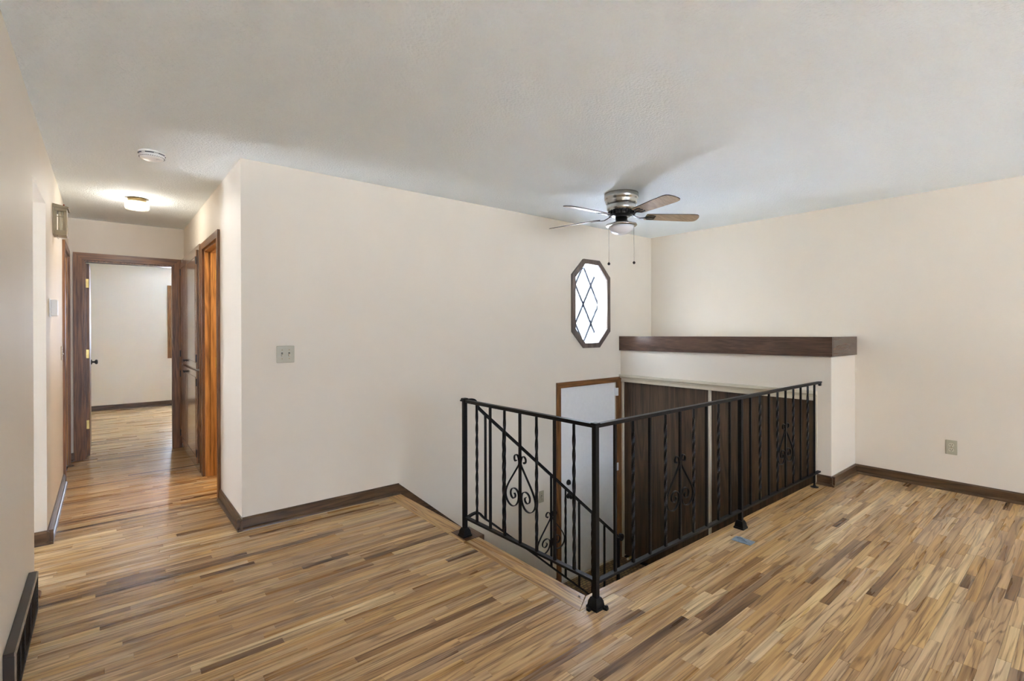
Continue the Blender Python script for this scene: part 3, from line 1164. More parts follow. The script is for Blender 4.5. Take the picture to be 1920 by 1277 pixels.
# bedroom window (window_2) and the other windows
def rect_window(name, axis, plane, a0, a1, z0, z1, inn, label, case='case_z', cw=0.06, bars=1, depth=0.15):
    """inn: direction into the room along the wall normal"""
    w = thing(name, ((a0 + a1) / 2, plane, z0) if axis == 'x' else (plane, (a0 + a1) / 2, z0), label, 'window', kind='structure')
    def bx(m, a, b, d0, d1, c, d):
        if axis == 'x': m.box(a, b, plane + inn * d0, plane + inn * d1, c, d)
        else: m.box(plane + inn * d0, plane + inn * d1, a, b, c, d)
        return m
    m = MB()
    bx(m, a0 - cw, a0, 0, 0.018, z0 - cw, z1 + cw); bx(m, a1, a1 + cw, 0, 0.018, z0 - cw, z1 + cw)
    bx(m, a0, a1, 0, 0.018, z1, z1 + cw); bx(m, a0, a1, 0, 0.018, z0 - cw, z0)
    m.build('casing', case, w)
    m = MB()
    f = 0.035
    bx(m, a0, a0 + f, -0.07, -0.03, z0, z1); bx(m, a1 - f, a1, -0.07, -0.03, z0, z1)
    bx(m, a0 + f, a1 - f, -0.07, -0.03, z0, z0 + f); bx(m, a0 + f, a1 - f, -0.07, -0.03, z1 - f, z1)
    for b in range(bars):
        c = a0 + (a1 - a0) * (b + 1) / (bars + 1)
        bx(m, c - 0.02, c + 0.02, -0.07, -0.03, z0 + f, z1 - f)
    m.build('sash', 'white', w)
    for b in range(bars + 1):
        p = a0 + (a1 - a0) * b / (bars + 1)
        q = a0 + (a1 - a0) * (b + 1) / (bars + 1)
        bx(MB(), p + 0.02, q - 0.02, -0.052, -0.048, z0 + f, z1 - f).build('pane', 'pane', w)
    return w


rect_window('window_2', 'x', BWY, wx0, wx1, wz0, wz1, -1, 'bedroom window whose brown casing edge shows through the door')
rect_window('window_3', 'x', YB, -0.7, 2.6, 0.47, 2.17, 1, 'large living room picture window behind the viewpoint', bars=2)
rect_window('window_4', 'y', -3.35, -0.12, 0.58, 0.0, 2.12, 1, 'tall glazed kitchen door beyond the left opening', bars=0)

# ------------------------------------------------------------------ linen cabinet
lc = thing('linen_cabinet', (0, 2.36, 0), 'tall dark oak built-in linen cabinet with four doors beside the bathroom', 'cabinet')
CX = -0.020
m = MB()
ca, cb_, cz = 1.70, YE - 0.020, 2.105
m.box(CX, -0.001, ca, ca + 0.05, 0, cz, 0.002)
m.box(CX, -0.001, cb_ - 0.03, cb_, 0, cz, 0.002)
m.box(CX, -0.001, ca + 0.05, cb_ - 0.03, cz - 0.045, cz, 0.002)
m.box(CX, -0.001, ca + 0.05, cb_ - 0.03, 0.925, 0.965)
m.box(CX, -0.001, ca + 0.05, cb_ - 0.03, 0, 0.07)
m.build('face_frame', 'cab', lc)
ysp = 2.47
for (ya, yb, hy, ky) in ((ca + 0.052, ysp - 0.0015, ca + 0.052, ysp - 0.03), (ysp + 0.0015, cb_ - 0.032, cb_ - 0.032, ysp + 0.03)):
    for (za, zb, kz) in ((0.952, cz - 0.05, 1.0), (0.075, 0.930, 0.885)):
        d = MB().box(CX - 0.018, CX - 0.0005, ya, yb, za, zb, 0.003)
        d = d.build('door', 'cab', lc)
        m = MB()
        for (p, q, r, s) in ((ya + 0.055, ya + 0.063, za + 0.055, zb - 0.055), (yb - 0.063, yb - 0.055, za + 0.055, zb - 0.055)):
            m.box(CX - 0.021, CX - 0.018, p, q, r, s, 0.001)
        for (r, s) in ((za + 0.055, za + 0.063), (zb - 0.063, zb - 0.055)):
            m.box(CX - 0.021, CX - 0.018, ya + 0.063, yb - 0.063, r, s, 0.001)
        m.build('moulding', 'cab', d)
        MB().lathe([(0.013, 0), (0.006, -0.006), (0.006, -0.014), (0.013, -0.02), (0.012, -0.026), (0, -0.028)], (CX - 0.018, ky, kz), 14, axis='x').build('knob', 'black', d)
        for hz in (za + 0.10, zb - 0.10):
            sgn = 1 if hy == ya else -1
            MB().box(CX - 0.024, CX - 0.017, hy - sgn * 0.028, hy + sgn * 0.006, hz - 0.035, hz + 0.035, 0.001).build('hinge', 'black', d)


# ------------------------------------------------------------------ wrought iron guard railing
YR, XP = -2.089, 1.085
RT, RB = 0.862, 0.118        # top of rails
gr = thing('guard_railing', (XP, YR, 0), 'black wrought iron guard railing turning a corner round the stairwell', 'railing')
gl = gr.location


def bar_mesh(z0, z1, twist, s=0.0127):
    """square bar, local origin at its axis; twist gives the twisted pattern"""
    m = MB()
    h = s / 2
    n = 60 if twist else 1
    rings = []
    for i in range(n + 1):
        t = i / n
        z = z0 + (z1 - z0) * t
        a = 0.0
        if twist:
            lo, hi = z0 + 0.05, z1 - 0.05
            a = max(0.0, min(1.0, (z - lo) / (hi - lo))) * (hi - lo) / 0.075 * PI / 2
        c, sn = math.cos(a), math.sin(a)
        rings.append([m.bm.verts.new(Vector((c * x - sn * y, sn * x + c * y, z))) for x, y in ((-h, -h), (h, -h), (h, h), (-h, h))])
    for p, q in zip(rings, rings[1:]):
        for i in range(4):
            m.bm.faces.new([p[i], p[(i + 1) % 4], q[(i + 1) % 4], q[i]])
    m.bm.faces.new(list(reversed(rings[0])))
    m.bm.faces.new(rings[-1])
    bmesh.ops.recalc_face_normals(m.bm, faces=list(m.bm.faces))
    me = bpy.data.meshes.new('baluster')
    m.bm.to_mesh(me)
    m.bm.free()
    me.materials.append(MT['iron'])
    return me


ME_P, ME_T = bar_mesh(RB - 0.002, RT - 0.016, False), bar_mesh(RB - 0.002, RT - 0.016, True)


def put_bar(me, parent, x, y, z=0.0, name='baluster', twisted=False):
    o = bpy.data.objects.new(name, me)
    COL.objects.link(o)
    o.parent = parent
    o.location = Vector((x, y, z)) - root_loc(parent)
    if twisted:
        o['label'] = 'twisted square bar'
    return o


SCROLL = [(0.026, -0.033), (0.034, -0.040), (0.043, -0.031), (0.043, -0.014), (0.030, -0.002), (0.015, -0.006), (0.006, -0.026), (0.0045, -0.052),
          (0.026, -0.083), (0.058, -0.125), (0.092, -0.170), (0.114, -0.208), (0.122, -0.238), (0.115, -0.266), (0.094, -0.289), (0.065, -0.298),
          (0.036, -0.289), (0.015, -0.264), (0.008, -0.236), (0.014, -0.209), (0.036, -0.194), (0.062, -0.199), (0.077, -0.219), (0.073, -0.243),
          (0.055, -0.253), (0.039, -0.244), (0.036, -0.229), (0.045, -0.221)]


def smooth(pts, n=3):
    out = []
    P_ = [pts[0]] + pts + [pts[-1]]
    for i in range(1, len(P_) - 2):
        p0, p1, p2, p3 = (Vector(P_[k]) for k in (i - 1, i, i + 1, i + 2))
        for k in range(n):
            t = k / n
            out.append(0.5 * ((2 * p1) + (-p0 + p2) * t + (2 * p0 - 5 * p1 + 4 * p2 - p3) * t * t + (-p0 + 3 * p1 - 3 * p2 + p3) * t ** 3))
    out.append(Vector(pts[-1]))
    return out


def scroll_mesh(axis, half):
    m = MB()
    k = half / 0.122
    for s in (-1, 1):
        path = []
        for q in smooth(SCROLL):
            d = s * (q[0] * k + 0.0045)
            path.append((d, 0, q[1]) if axis == 'x' else (0, d, q[1]))
        m.sweep(path, 0.0115, 0.0036, (0, 1, 0) if axis == 'x' else (1, 0, 0))
    bmesh.ops.recalc_face_normals(m.bm, faces=list(m.bm.faces))
    me = bpy.data.meshes.new('scroll_ornament')
    m.bm.to_mesh(me)
    m.bm.free()
    me.materials.append(MT['iron'])
    return me


def boot(m, x, y, r=0.030, h=0.05):
    """flared cast shoe at the foot of a post"""
    for za, zb, ra, rb in ((0.0, 0.012, r * 1.12, r * 1.12), (0.012, h * 0.7, r, r * 0.86), (h * 0.7, h, r * 0.86, r * 0.62)):
        a = [m.bm.verts.new(Vector((x + sx * ra, y + sy * ra, za))) for sx, sy in ((-1, -1), (1, -1), (1, 1), (-1, 1))]
        b = [m.bm.verts.new(Vector((x + sx * rb, y + sy * rb, zb))) for sx, sy in ((-1, -1), (1, -1), (1, 1), (-1, 1))]
        for i in range(4):
            m.bm.faces.new([a[i], a[(i + 1) % 4], b[(i + 1) % 4], b[i]])
        m.bm.faces.new(list(reversed(a)))
        m.bm.faces.new(b)
    return m


PA = (1.068, -1.019)       # first post
PB = (XP, YR)              # corner post
PM = (2.524, YR)           # middle post
PE = (3.811, YR)           # end post
for (x, y), s, ztop in ((PA, 0.0125, RT + 0.004), (PB, 0.0125, RT - 0.004), (PM, 0.0125, RT - 0.012)):
    po = MB().box(x - s, x + s, y - s, y + s, 0.001, ztop, 0.001).build('post', 'iron', gr)
    boot(MB(), x, y, 0.029, 0.052).build('post_shoe', 'iron', po)
    if (x, y) == PB:
        m = MB()
        m.prism([(x + 0.01, y - 0.03, 0.0005), (x + 0.03, y - 0.02, 0.0005), (x + 0.032, y - 0.050, 0.0005), (x + 0.016, y - 0.052, 0.0005)], (0, 0, 0.012))
        m.lathe([(0.008, 0.012), (0.008, 0.019), (0, 0.020)], (x + 0.024, y - 0.044, 0), 8)
        m.build('floor_flange', 'iron', po)
        m = MB()
        m.prism([(x - 0.03, y + 0.0, 0.0005), (x - 0.03, y + 0.02, 0.0005), (x - 0.052, y + 0.014, 0.0005), (x - 0.052, y - 0.004, 0.0005)], (0, 0, 0.012))
        m.build('floor_flange', 'iron', po)
po = MB().box(PE[0] - 0.0065, PE[0] + 0.0065, YR - 0.0065, YR + 0.0065, 0.006, RT - 0.014).build('post', 'iron', gr)
MB().lathe([(0.030, 0.0005), (0.030, 0.006), (0.012, 0.008), (0.010, 0.018), (0.0, 0.018)], (PE[0], YR, 0), 20).build('post_shoe', 'iron', po)

# rails: flat cap over a small channel
def rail(parent, path, side, name, w=0.027, t=0.010, under=True):
    m = MB()
    m.sweep(path, w, t, side)
    if under:
        m.sweep([Vector(p) - Vector((0, 0, t * 0.5 + 0.005)) for p in path], w * 0.55, 0.010, side)
    return m.build(name, 'iron', parent)


rail(gr, [(PA[0], PA[1] + 0.012, RT), (PB[0], PB[1] - 0.012, RT)], (1, 0, 0), 'top_rail')
rail(gr, [(PB[0] - 0.012, YR, RT), (PE[0] + 0.02, YR, RT), (XC - 0.001, YR, RT - 0.002)], (0, 1, 0), 'top_rail')
rail(gr, [(PA[0] + 0.003, PA[1] - 0.01, RB), (PB[0], PB[1] + 0.01, RB + 0.008)], (1, 0, 0), 'bottom_rail', 0.026, 0.012, False)
rail(gr, [(PB[0] + 0.01, YR, RB + 0.004), (XC - 0.03, YR, RB - 0.006)], (0, 1, 0), 'bottom_rail', 0.026, 0.012, False)
MB().box(PB[0] - 0.018, PB[0] + 0.018, PB[1] - 0.018, PB[1] + 0.018, RT - 0.004, RT + 0.010, 0.003).build('post_cap', 'iron', gr)
m = MB().box(PA[0] - 0.019, PA[0] + 0.019, PA[1] - 0.019, PA[1] + 0.019, RT + 0.002, RT + 0.014, 0.004)
m.box(PA[0] - 0.022, PA[0] + 0.022, PA[1] - 0.022, PA[1] + 0.022, RT - 0.006, RT + 0.003, 0.002)
m.build('post_cap', 'iron', gr)
MB().box(XC - 0.026, XC - 0.001, YR - 0.010, YR + 0.010, RT - 0.034, RT - 0.006, 0.004).build('wall_bracket', 'iron', gr)

for i in range(7):
    y = PA[1] - 0.134 * (i + 1) + 0.004
    tw = i in (0, 2, 4, 6)
    put_bar(ME_T if tw else ME_P, gr, PA[0] + 0.002 * (i + 1), y, twisted=tw)
    if i == 3:
        o = bpy.data.objects.new('scroll_ornament', scroll_mesh('y', 0.122))
        COL.objects.link(o); o.parent = gr
        o.location = Vector((PA[0] + 0.008, y, 0.615)) - gl
for i in range(9):
    x = PB[0] + 0.1439 * (i + 1)
    tw = i in (1, 3, 5, 7)
    put_bar(ME_T if tw else ME_P, gr, x, YR, twisted=tw)
    if i == 4:
        SX = scroll_mesh('x', 0.130)
        o = bpy.data.objects.new('scroll_ornament', SX)
        COL.objects.link(o); o.parent = gr
        o.location = Vector((x, YR, 0.600)) - gl
for i in range(8):
    x = PM[0] + 0.1430 * (i + 1)
    tw = i in (1, 3, 5, 7)
    put_bar(ME_T if tw else ME_P, gr, x, YR, twisted=tw)
    if i == 4:
        o = bpy.data.objects.new('scroll_ornament', SX)
        COL.objects.link(o); o.parent = gr
        o.location = Vector((x, YR, 0.600)) - gl

# ------------------------------------------------------------------ stair handrail going down to the landing
YS = -1.005
hr = thing('stair_handrail', (2.63, YS, ZL), 'sloping black wrought iron handrail descending beside the stairs to the landing', 'railing')
SLP = -0.858
def zt(x): return 0.708 + SLP * (x - 1.298)
rail(hr, [tuple(v) for v in smooth([(1.085, YS, 0.866), (1.135, YS, 0.866), (1.158, YS, 0.852), (1.172, YS, 0.826), (1.198, YS, zt(1.198)), (1.35, YS, zt(1.35))], 4)] +
     [(2.62, YS, zt(2.62))], (0, 1, 0), 'top_rail', 0.022, 0.011, True)
def zb(x): return -0.055 - 0.842 * (x - 1.377)
rail(hr, [tuple(v) for v in smooth([(1.082, YS, 0.10), (1.13, YS, 0.116), (1.18, YS, 0.115), (1.225, YS, zb(1.225) - 0.004), (1.30, YS, zb(1.30)), (1.4, YS, zb(1.4))], 4)] +
     [(2.63, YS, zb(2.63))], (0, 1, 0), 'bottom_rail', 0.022, 0.012, False)
hmid = 0.665
MEP2, MET2 = bar_mesh(0.0, hmid, False), bar_mesh(0.0, hmid, True)
for i in range(9):
    x = 1.239 + 0.1515 * i
    tw = i in (1, 3, 5, 7)
    ob_ = put_bar(MET2 if tw else MEP2, hr, x, YS, zb(x), twisted=tw)
    ob_.scale.z = (zt(x) - 0.010 - zb(x)) / hmid
    if i == 4:
        # scroll sheared to the slope
        o = bpy.data.objects.new('scroll_ornament', scroll_mesh('x', 0.135))
        COL.objects.link(o); o.parent = hr
        o.location = Vector((x, YS, -0.034)) - hr.location
po = MB().box(2.619, 2.641, YS - 0.011, YS + 0.011, ZL + 0.010, zt(2.63) - 0.01, 0.001).build('post', 'iron', hr)
boot_m = MB()
for za_, zb_, ra_ in ((0.010, 0.022, 0.034), (0.022, 0.05, 0.020)):
    boot_m.box(2.63 - ra_, 2.63 + ra_, YS - 0.0112, YS + 0.014, ZL + za_, ZL + zb_, 0.002)
boot_m.build('post_shoe', 'iron', po)
vol = [(2.62 + 0.03 * 0, YS, zt(2.62))]
vc = Vector((2.665, YS, zt(2.62) - 0.028))
for k in range(22):
    a = math.radians(118 - k * 24)
    rr = 0.030 - 0.0008 * k
    vol.append((vc.x + rr * math.cos(a), YS, vc.z + rr * math.sin(a)))
MB().sweep(vol[1:], 0.022, 0.009, (0, 1, 0)).build('volute', 'iron', hr)
hr.location += Vector((0.017, 0.020, -0.009))

# ------------------------------------------------------------------ ceiling fan
FX, FY = 2.6306, -1.0394
FA = math.radians(36.43)
cf = thing('ceiling_fan', (FX, FY, H), 'nickel hugger ceiling fan with five wooden blades and a bowl light', 'ceiling fan')
MB().lathe([(0.0, H - 0.0005), (0.140, H - 0.0005), (0.142, H - 0.03), (0.138, H - 0.052), (0.131, H - 0.056), (0.134, H - 0.066), (0.128, H - 0.072), (0.129, H - 0.080), (0.122, H - 0.088), (0.0, H - 0.088)], (FX, FY, 0), 48).build('canopy', 'nickel', cf)
MB().lathe([(0.0, H - 0.0885), (0.121, H - 0.0885), (0.119, H - 0.130), (0.108, H - 0.150), (0.0, H - 0.150)], (FX, FY, 0), 48).build('motor_housing', 'nickel', cf)
m = MB().lathe([(0.0, H - 0.1505), (0.100, H - 0.1505), (0.094, H - 0.180), (0.066, H - 0.195), (0.0, H - 0.195)], (FX, FY, 0), 40)
for i in range(24):
    a = 2 * PI * i / 24
    c, s = math.cos(a), math.sin(a)
    m.prism([(FX + c * 0.094 - s * 0.003, FY + s * 0.094 + c * 0.003, H - 0.152), (FX + c * 0.094 + s * 0.003, FY + s * 0.094 - c * 0.003, H - 0.152),
             (FX + c * 0.113 + s * 0.003, FY + s * 0.113 - c * 0.003, H - 0.153), (FX + c * 0.113 - s * 0.003, FY + s * 0.113 + c * 0.003, H - 0.153)], (0, 0, -0.024))
m.build('vented_rotor', 'black', cf)
MB().lathe([(0.0, H - 0.1955), (0.050, H - 0.1955), (0.050, H - 0.235), (0.062, H - 0.244), (0.0, H - 0.244)], (FX, FY, 0), 36).build('switch_housing', 'nickel', cf)
MB().lathe([(0.0, H - 0.2445), (0.088, H - 0.2445), (0.126, H - 0.256), (0.129, H - 0.266), (0.122, H - 0.272), (0.0, H - 0.272)], (FX, FY, 0), 48).build('light_fitter', 'nickel', cf)
MB().lathe([(0.0, H - 0.2725), (0.104, H - 0.2725), (0.101, H - 0.290), (0.088, H - 0.312), (0.062, H - 0.330), (0.030, H - 0.339), (0.0, H - 0.341)], (FX, FY, 0), 48).build('glass_bowl', 'milk', cf)
ZBL = 2.252
for i in range(5):
    a = FA + 2 * PI * i / 5
    d = Vector((math.cos(a), math.sin(a), 0))
    s = Vector((-math.sin(a), math.cos(a), 0))
    pitch = math.radians(12)
    sv = s * math.cos(pitch) - Vector((0, 0, 1)) * math.sin(pitch)
    nv = d.cross(sv).normalized()
    c0 = Vector((FX, FY, ZBL))
    d = (d - Vector((0, 0, (0.02, 0.045, 0.028, 0.0, 0.008)[i]))).normalized()
    # outline in (along, across)
    out = [(0.205, -0.046), (0.215, -0.052), (0.30, -0.056), (0.45, -0.063), (0.60, -0.068), (0.632, -0.062), (0.650, -0.045), (0.662, -0.010), (0.662, 0.03), (0.655, 0.050), (0.640, 0.062), (0.60, 0.068), (0.45, 0.063), (0.30, 0.056), (0.215, 0.052), (0.205, 0.046)]
    bm_ = MB()
    def BP(p, z): return c0 + d * p[0] + sv * p[1] + nv * z
    bm_.prism([BP(p, -0.003) for p in out], nv * 0.006)
    me_ob = bm_.build('blade', 'blade_under', cf)
    me_ob.data.materials.append(MT['bladeedge'])
    for p_ in me_ob.data.polygons:
        if abs(p_.normal.dot(nv)) < 0.5 or p_.normal.z > 0.5:
            p_.material_index = 1
    # bracket: arm from the rotor, then a forked plate under the blade
    k = MB()
    arm = [c0 + d * 0.085 + Vector((0, 0, 0.018)), c0 + d * 0.12 + Vector((0, 0, 0.0)), c0 + d * 0.15 + Vector((0, 0, -0.012)), c0 + d * 0.185 + Vector((0, 0, -0.010)), c0 + d * 0.21 - nv * 0.006]
    k.sweep(arm, 0.016, 0.006, sv)
    for sg in (-1, 0, 1):
        k.sweep([c0 + d * 0.195 - nv * 0.0065, c0 + d * 0.225 + sv * (sg * 0.030) - nv * 0.0065, c0 + d * 0.262 + sv * (sg * 0.034) - nv * 0.0065, c0 + d * 0.285 + sv * (sg * 0.024) - nv * 0.0065], 0.010, 0.005, sv)
    k.build('blade_bracket', 'black', me_ob)
for dx, zlow in ((-1, 1.868), (1, 1.877)):
    px = Vector((FX, FY, 0)) + R2 * (0.105 * dx)
    pc = MB().tube([(px.x, px.y, H - 0.262), (px.x, px.y, zlow)], 0.0016, 6).build('pull_chain', 'nickel', cf)
    MB().lathe([(0, 0.013), (0.006, 0.011), (0.0115, 0.004), (0.0115, -0.004), (0.006, -0.011), (0, -0.013)], (px.x, px.y, zlow - 0.012), 14).build('pull_bead', 'grille', pc)

# ------------------------------------------------------------------ hall ceiling light
LX, LY = -0.47, 1.68
hl = thing('ceiling_light', (LX, LY, H), 'lit round ceiling light with ribbed glass drum in the hallway', 'ceiling light')
MB().lathe([(0.0, H - 0.0005), (0.066, H - 0.0005), (0.064, H - 0.030), (0.0, H - 0.030)], (LX, LY, 0), 36).build('base', 'agedbrass', hl)
m = MB()
seg = 72
prof = [(0.074, H - 0.0305), (0.082, H - 0.038), (0.083, H - 0.080), (0.076, H - 0.094), (0.045, H - 0.098), (0.0, H - 0.099)]
rings = []
for r, h in prof:
    if r == 0:
        rings.append([m.bm.verts.new(Vector((LX, LY, h)))])
    else:
        rings.append([m.bm.verts.new(Vector((LX + (r + (0.0025 if i % 2 else 0)) * math.cos(2 * PI * i / seg), LY + (r + (0.0025 if i % 2 else 0)) * math.sin(2 * PI * i / seg), h))) for i in range(seg)])
for p, q in zip(rings, rings[1:]):
    for i in range(seg):
        j = (i + 1) % seg
        m.bm.faces.new([p[i], p[j], q[j], q[i]] if len(q) > 1 else [p[i], p[j], q[0]])
m.build('glass_shade', 'shade', hl)
MB().lathe([(0.0, H - 0.036), (0.012, H - 0.038), (0.022, H - 0.050), (0.024, H - 0.062), (0.016, H - 0.076), (0.0, H - 0.080)], (LX, LY, 0), 20).build('bulb', 'bulb', hl)
bpy.data.objects['hall_bulb'].location = (LX, LY, H - 0.088)

# ------------------------------------------------------------------ smoke detector
SX_, SY_ = -0.453, 0.25
sd = thing('smoke_detector', (SX_, SY_, H), 'round white smoke detector on the ceiling near the hallway entrance', 'smoke detector')
MB().lathe([(0.0, H - 0.0005), (0.074, H - 0.0005), (0.074, H - 0.010), (0.070, H - 0.012), (0.0, H - 0.012)], (SX_, SY_, 0), 40).build('mounting_plate', 'detector', sd)
MB().lathe([(0.0, H - 0.0125), (0.066, H - 0.0125), (0.068, H - 0.026), (0.060, H - 0.040), (0.040, H - 0.045), (0.0, H - 0.046)], (SX_, SY_, 0), 40).build('cover', 'detector', sd)
m = MB()
for i in range(36):
    a = 2 * PI * i / 36
    c, s = math.cos(a), math.sin(a)
    m.box(SX_ + c * 0.0660 - 0.0020, SX_ + c * 0.0660 + 0.0020, SY_ + s * 0.0660 - 0.0020, SY_ + s * 0.0660 + 0.0020, H - 0.035, H - 0.032)
for i in range(6):
    a0 = 2 * PI * i / 6
    for q in range(6):
        a = a0 + q * 0.11
        m.box(SX_ + math.cos(a) * 0.0685 - 0.004, SX_ + math.cos(a) * 0.0685 + 0.004, SY_ + math.sin(a) * 0.0685 - 0.004, SY_ + math.sin(a) * 0.0685 + 0.004, H - 0.0175, H - 0.0135)
m.build('vent_slots', 'lead', sd)
MB().lathe([(0.0, H - 0.0455), (0.011, H - 0.0455), (0.010, H - 0.048), (0, H - 0.048)], (SX_ + 0.03, SY_ - 0.025, 0), 16).build('test_button', 'detector', sd)

# ------------------------------------------------------------------ door chime on the left wall
ch = thing('door_chime', (XL, 1.16, 1.985), 'old olive door chime box with cream tubes high on the left wall', 'door chime')
cd, cy0, cy1, z0c, z1c = 0.074, 1.082, 1.225, 1.985, 2.165
m = MB()
m.box(XL + 0.001, XL + 0.010, cy0, cy1, z0c, z1c + 0.02)
m.box(XL + 0.010, XL + cd, cy0, cy1, z0c, z0c + 0.034, 0.002)
m.box(XL + 0.010, XL + cd, cy0, cy1, z1c - 0.012, z1c + 0.012, 0.002)
m.box(XL + cd - 0.010, XL + cd, cy0, cy1, z0c + 0.034, z1c - 0.012)
m.box(XL + 0.010, XL + 0.022, cy0, cy0 + 0.006, z0c + 0.034, z1c - 0.012)
m.box(XL + cd - 0.018, XL + cd - 0.010, cy0, cy0 + 0.006, z0c + 0.034, z1c - 0.012)
m.build('case', 'chimewood', ch)
m = MB().prism([(XL + 0.001, cy0 - 0.008, z1c + 0.012), (XL + cd + 0.010, cy0 - 0.008, z1c + 0.008), (XL + cd + 0.010, cy0 - 0.008, z1c + 0.022), (XL + 0.001, cy0 - 0.008, z1c + 0.038)], (0, cy1 - cy0 + 0.016, 0))
m.build('lid', 'chimewood', ch)
for x in (0.034, 0.0505):
    MB().tube([(XL + x, cy0 + 0.022, z0c + 0.034), (XL + x, cy0 + 0.022, z1c - 0.012)], 0.0078, 12).build('chime_tube', 'tube', ch)
MB().box(XL + 0.022, XL + cd - 0.012, cy0 + 0.001, cy0 + 0.006, z1c - 0.052, z1c - 0.047).build('tube_bar', 'chimewood', ch)
MB().tube([(XL + cd - 0.02, cy0 + 0.01, z1c + 0.03), (XL + cd + 0.006, cy0 + 0.0, z1c + 0.022), (XL + cd + 0.014, cy0 + 0.0, z1c - 0.02)], 0.0014, 6).build('wire', 'black', ch)
MB().lathe([(0, 0.006), (0.005, 0.003), (0.005, -0.003), (0, -0.006)], (XL + cd - 0.016, cy0 + 0.006, z1c + 0.034), 10).build('red_bead', plain('rust_red_bead', (150, 66, 40), 0.4), ch)
MB().tube([(XL + 0.024, cy0 + 0.01, z0c), (XL + 0.024, cy0 + 0.01, z0c - 0.022), (XL + 0.028, cy0 + 0.01, z0c - 0.028), (XL + 0.032, cy0 + 0.01, z0c - 0.022)], 0.0014, 6).build('hook', 'nickel', ch)

# thermostat and hallway switch
th = thing('thermostat', (XL, 0.80, 1.41), 'small white wall box between kitchen opening and door chime', 'thermostat')
MB().box(XL + 0.0005, XL + 0.006, 0.762, 0.858, 1.403, 1.520, 0.001).build('back_plate', 'white', th)
MB().box(XL + 0.006, XL + 0.040, 0.768, 0.852, 1.408, 1.515, 0.005).build('cover', 'white', th)


def switch_plate(name, axis, plane, out, a, z, n, label, cat='light switch', mat='plate', w=None, h=0.116):
    t = thing(name, (a, plane, z - h / 2) if axis == 'x' else (plane, a, z - h / 2), label, cat)
    w = w or (0.070 + 0.046 * (n - 1))
    def bx(m, a0, a1, d0, d1, z0_, z1_, bev=0.0):
        if axis == 'x': m.box(a0, a1, plane + out * d0, plane + out * d1, z0_, z1_, bev)
        else: m.box(plane + out * d0, plane + out * d1, a0, a1, z0_, z1_, bev)
        return m
    bx(MB(), a - w / 2, a + w / 2, 0.0005, 0.0065, z - h / 2, z + h / 2, 0.0028).build('plate', mat, t)
    for i in range(n):
        c = a + (i - (n - 1) / 2) * 0.046
        bx(MB(), c - 0.0055, c + 0.0055, 0.0065, 0.0072, z - 0.0125, z + 0.0125).build('toggle_slot', 'slot', t)
        tg = MB()
        if axis == 'x':
            tg.prism([(c - 0.0042, plane + out * 0.0065, z - 0.007), (c - 0.0042, plane + out * 0.0065, z + 0.006), (c - 0.0042, plane + out * 0.017, z - 0.004), (c - 0.0042, plane + out * 0.016, z - 0.011)], (0.0084, 0, 0))
        else:
            tg.prism([(plane + out * 0.0065, c - 0.0042, z - 0.007), (plane + out * 0.0065, c - 0.0042, z + 0.006), (plane + out * 0.017, c - 0.0042, z - 0.004), (plane + out * 0.016, c - 0.0042, z - 0.011)], (0, 0.0084, 0))
        tg.build('toggle', 'bone', t)
        for zz in (z + 0.030, z - 0.030):
            bx(MB(), c - 0.003, c + 0.003, 0.0065, 0.008, zz - 0.003, zz + 0.003, 0.001).build('screw', 'agedbrass', t)
    return t


switch_plate('light_switch', 'x', 0.0, -1, 0.271, 1.144, 2, 'beige double toggle light switch on the long wall')
switch_plate('light_switch', 'y', XL, 1, 1.90, 1.125, 1, 'single light switch on the hallway wall beside the brown door', mat='offwhite')
switch_plate('light_switch', 'x', 0.0, -1, 2.672, -0.370, 1, 'beige single switch low on the stairwell wall beside the front door')

# outlet on the right wall
ou = thing('power_outlet', (XR, -2.833, 0.292), 'beige duplex power outlet low on the right wall', 'outlet')
oy, oz = -2.833, 0.350
MB().box(XR - 0.0065, XR - 0.0005, oy - 0.036, oy + 0.036, oz - 0.058, oz + 0.058, 0.0028).build('plate', 'plate', ou)
for dz in (0.0195, -0.0195):
    m = MB()
    pts = []
    for k in range(20):
        a = 2 * PI * k / 20
        pts.append((XR - 0.0065, oy + 0.0172 * math.cos(a), oz + dz + max(-0.0142, min(0.0142, 0.0172 * math.sin(a)))))
    m.prism(pts, (-0.0025, 0, 0))
    rc_ = m.build('receptacle', 'bone', ou)
    m = MB()
    for dy in (-0.0064, 0.0064):
        m.box(XR - 0.0096, XR - 0.0088, oy + dy - 0.0016, oy + dy + 0.0016, oz + dz - 0.002, oz + dz + 0.007)
    m.box(XR - 0.0096, XR - 0.0088, oy - 0.0024, oy + 0.0024, oz + dz - 0.0105, oz + dz - 0.006)
    m.build('slots', 'slot', rc_)
MB().box(XR - 0.0078, XR - 0.0065, oy - 0.003, oy + 0.003, oz - 0.003, oz + 0.003, 0.0006).build('screw', 'agedbrass', ou)

# ------------------------------------------------------------------ return air grille at the near left wall
rg = thing('air_grille', (XL, -0.8, 0), 'dark brown return air grille with worn edge at the foot of the left wall', 'air grille')
gx, ga, gb, gz = XL + 0.034, -1.176, -0.416, 0.186
m = MB()
m.box(XL + 0.001, gx - 0.004, ga, gb, gz - 0.014, gz, 0.001)
m.box(XL + 0.001, gx - 0.004, ga, ga + 0.012, 0.001, gz - 0.014)
m.box(XL + 0.001, gx - 0.004, gb - 0.012, gb, 0.001, gz - 0.014)
m.box(XL + 0.001, XL + 0.006, ga + 0.012, gb - 0.012, 0.001, gz - 0.014)
m.build('case', 'grille', rg)
m = MB()
m.box(gx - 0.006, gx, ga, gb, gz - 0.016, gz - 0.001, 0.001)
m.box(gx - 0.006, gx, ga, ga + 0.016, 0.002, gz - 0.016, 0.001)
m.build('front_edge', 'grilledge', rg)
m = MB()
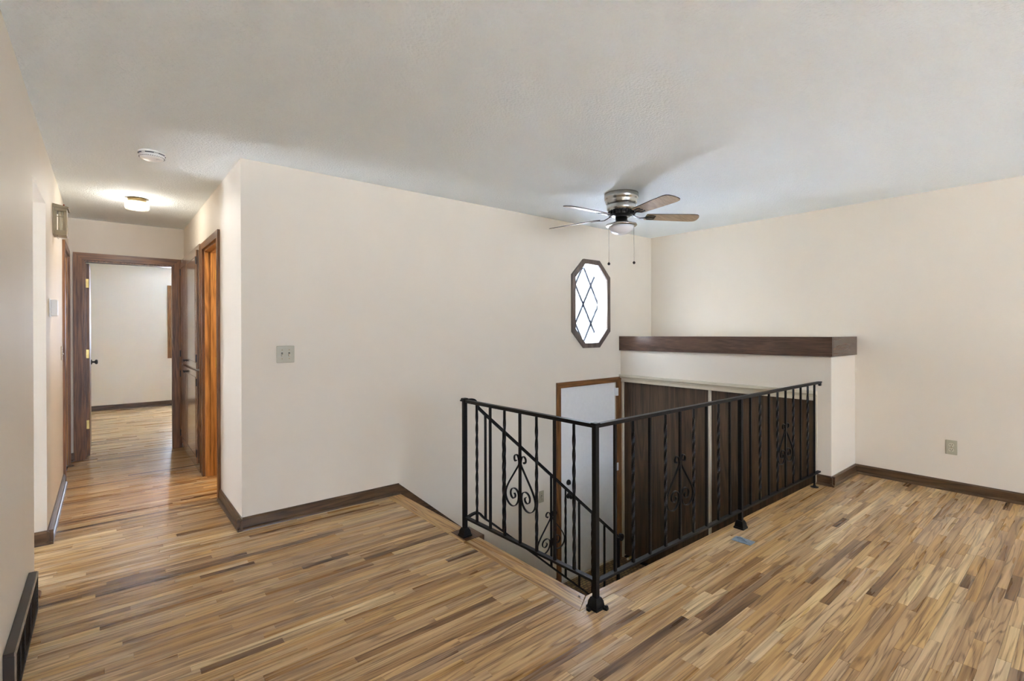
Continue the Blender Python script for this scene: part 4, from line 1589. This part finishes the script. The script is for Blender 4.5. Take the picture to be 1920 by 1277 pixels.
m.box(gx - 0.006, gx - 0.001, gb - 0.016, gb, 0.002, gz - 0.016)
m.box(gx - 0.006, gx - 0.001, ga + 0.016, gb - 0.016, 0.002, 0.016)
m.build('lower_frame', 'grille', rg)
sl = MB().prism([(gx - 0.020, ga + 0.0165, 0.0), (gx - 0.003, ga + 0.0165, 0.006), (gx - 0.003, ga + 0.0165, 0.0085), (gx - 0.020, ga + 0.0165, 0.0025)], (0, gb - ga - 0.033, 0))
s0 = sl.build('louver', 'grille', rg)
s0.location.z = 0.020
for i in range(1, 9):
    copy_part(s0, rg, (0, 0, 0.020 + 0.0165 * i))
for y in (-0.72, -0.92, -1.05):
    MB().box(gx - 0.002, gx + 0.001, y - 0.003, y + 0.003, 0.016, gz - 0.016).build('upright', 'grille', rg)

sm = tag(MB().prism([(XL + 0.012, -0.215, 0.0005), (XL + 0.030, -0.215, 0.0005), (XL + 0.028, -0.215, 0.010), (XL + 0.020, -0.215, 0.018), (XL + 0.012, -0.215, 0.020)], (0, -0.06, 0)).build('shoe_moulding', 'case_y'),
         'small reddish wood offcut on the floor past the air grille', 'moulding')

# small plate lying on the floor by the middle post
fp = thing('metal_plate', (2.335, -2.196, 0), 'small blue grey metal plate with raised curved tab on the floor', 'plate')
MB().prism([(2.295, -2.141, 0.002), (2.299, -2.255, 0.002), (2.371, -2.252, 0.002), (2.367, -2.135, 0.002)], (0, 0, 0.004)).build('plate', 'bluegrey', fp)
m = MB()
tabp = [(2.350, -2.150, 0.007), (2.346, -2.165, 0.013), (2.340, -2.185, 0.017), (2.333, -2.205, 0.014), (2.328, -2.222, 0.007)]
m.sweep([Vector(p) for p in smooth(tabp, 4)], 0.016, 0.003, (1, 0.15, 0))
m.build('raised_tab', 'bluegrey', fp)
# tiny screw on the nosing
tag(MB().lathe([(0.006, 0.001), (0.006, 0.004), (0.003, 0.0065), (0, 0.007)], (1.093, -1.975, 0), 12).build('screw', 'nickel'), 'tiny shiny screw lying on the oak nosing near the corner post', 'screw')
# spring door stop near the front door
ds = thing('door_stop', (3.90, -0.17, ZL), 'brass spring door stop at the landing beside the closet', 'door stop')
path = []
for k in range(90):
    a = k * 0.75
    path.append((XC + 0.015 - 0.09 * k / 90, -0.16 + 0.011 * math.cos(a), ZL + 0.05 + 0.011 * math.sin(a)))
MB().tube(path, 0.0026, 5).build('spring', 'brass', ds)
MB().lathe([(0.012, 0), (0.014, -0.012), (0.010, -0.02), (0, -0.02)], (XC + 0.015 - 0.09, -0.16, ZL + 0.05), 14, axis='x').build('rubber_tip', 'offwhite', ds)
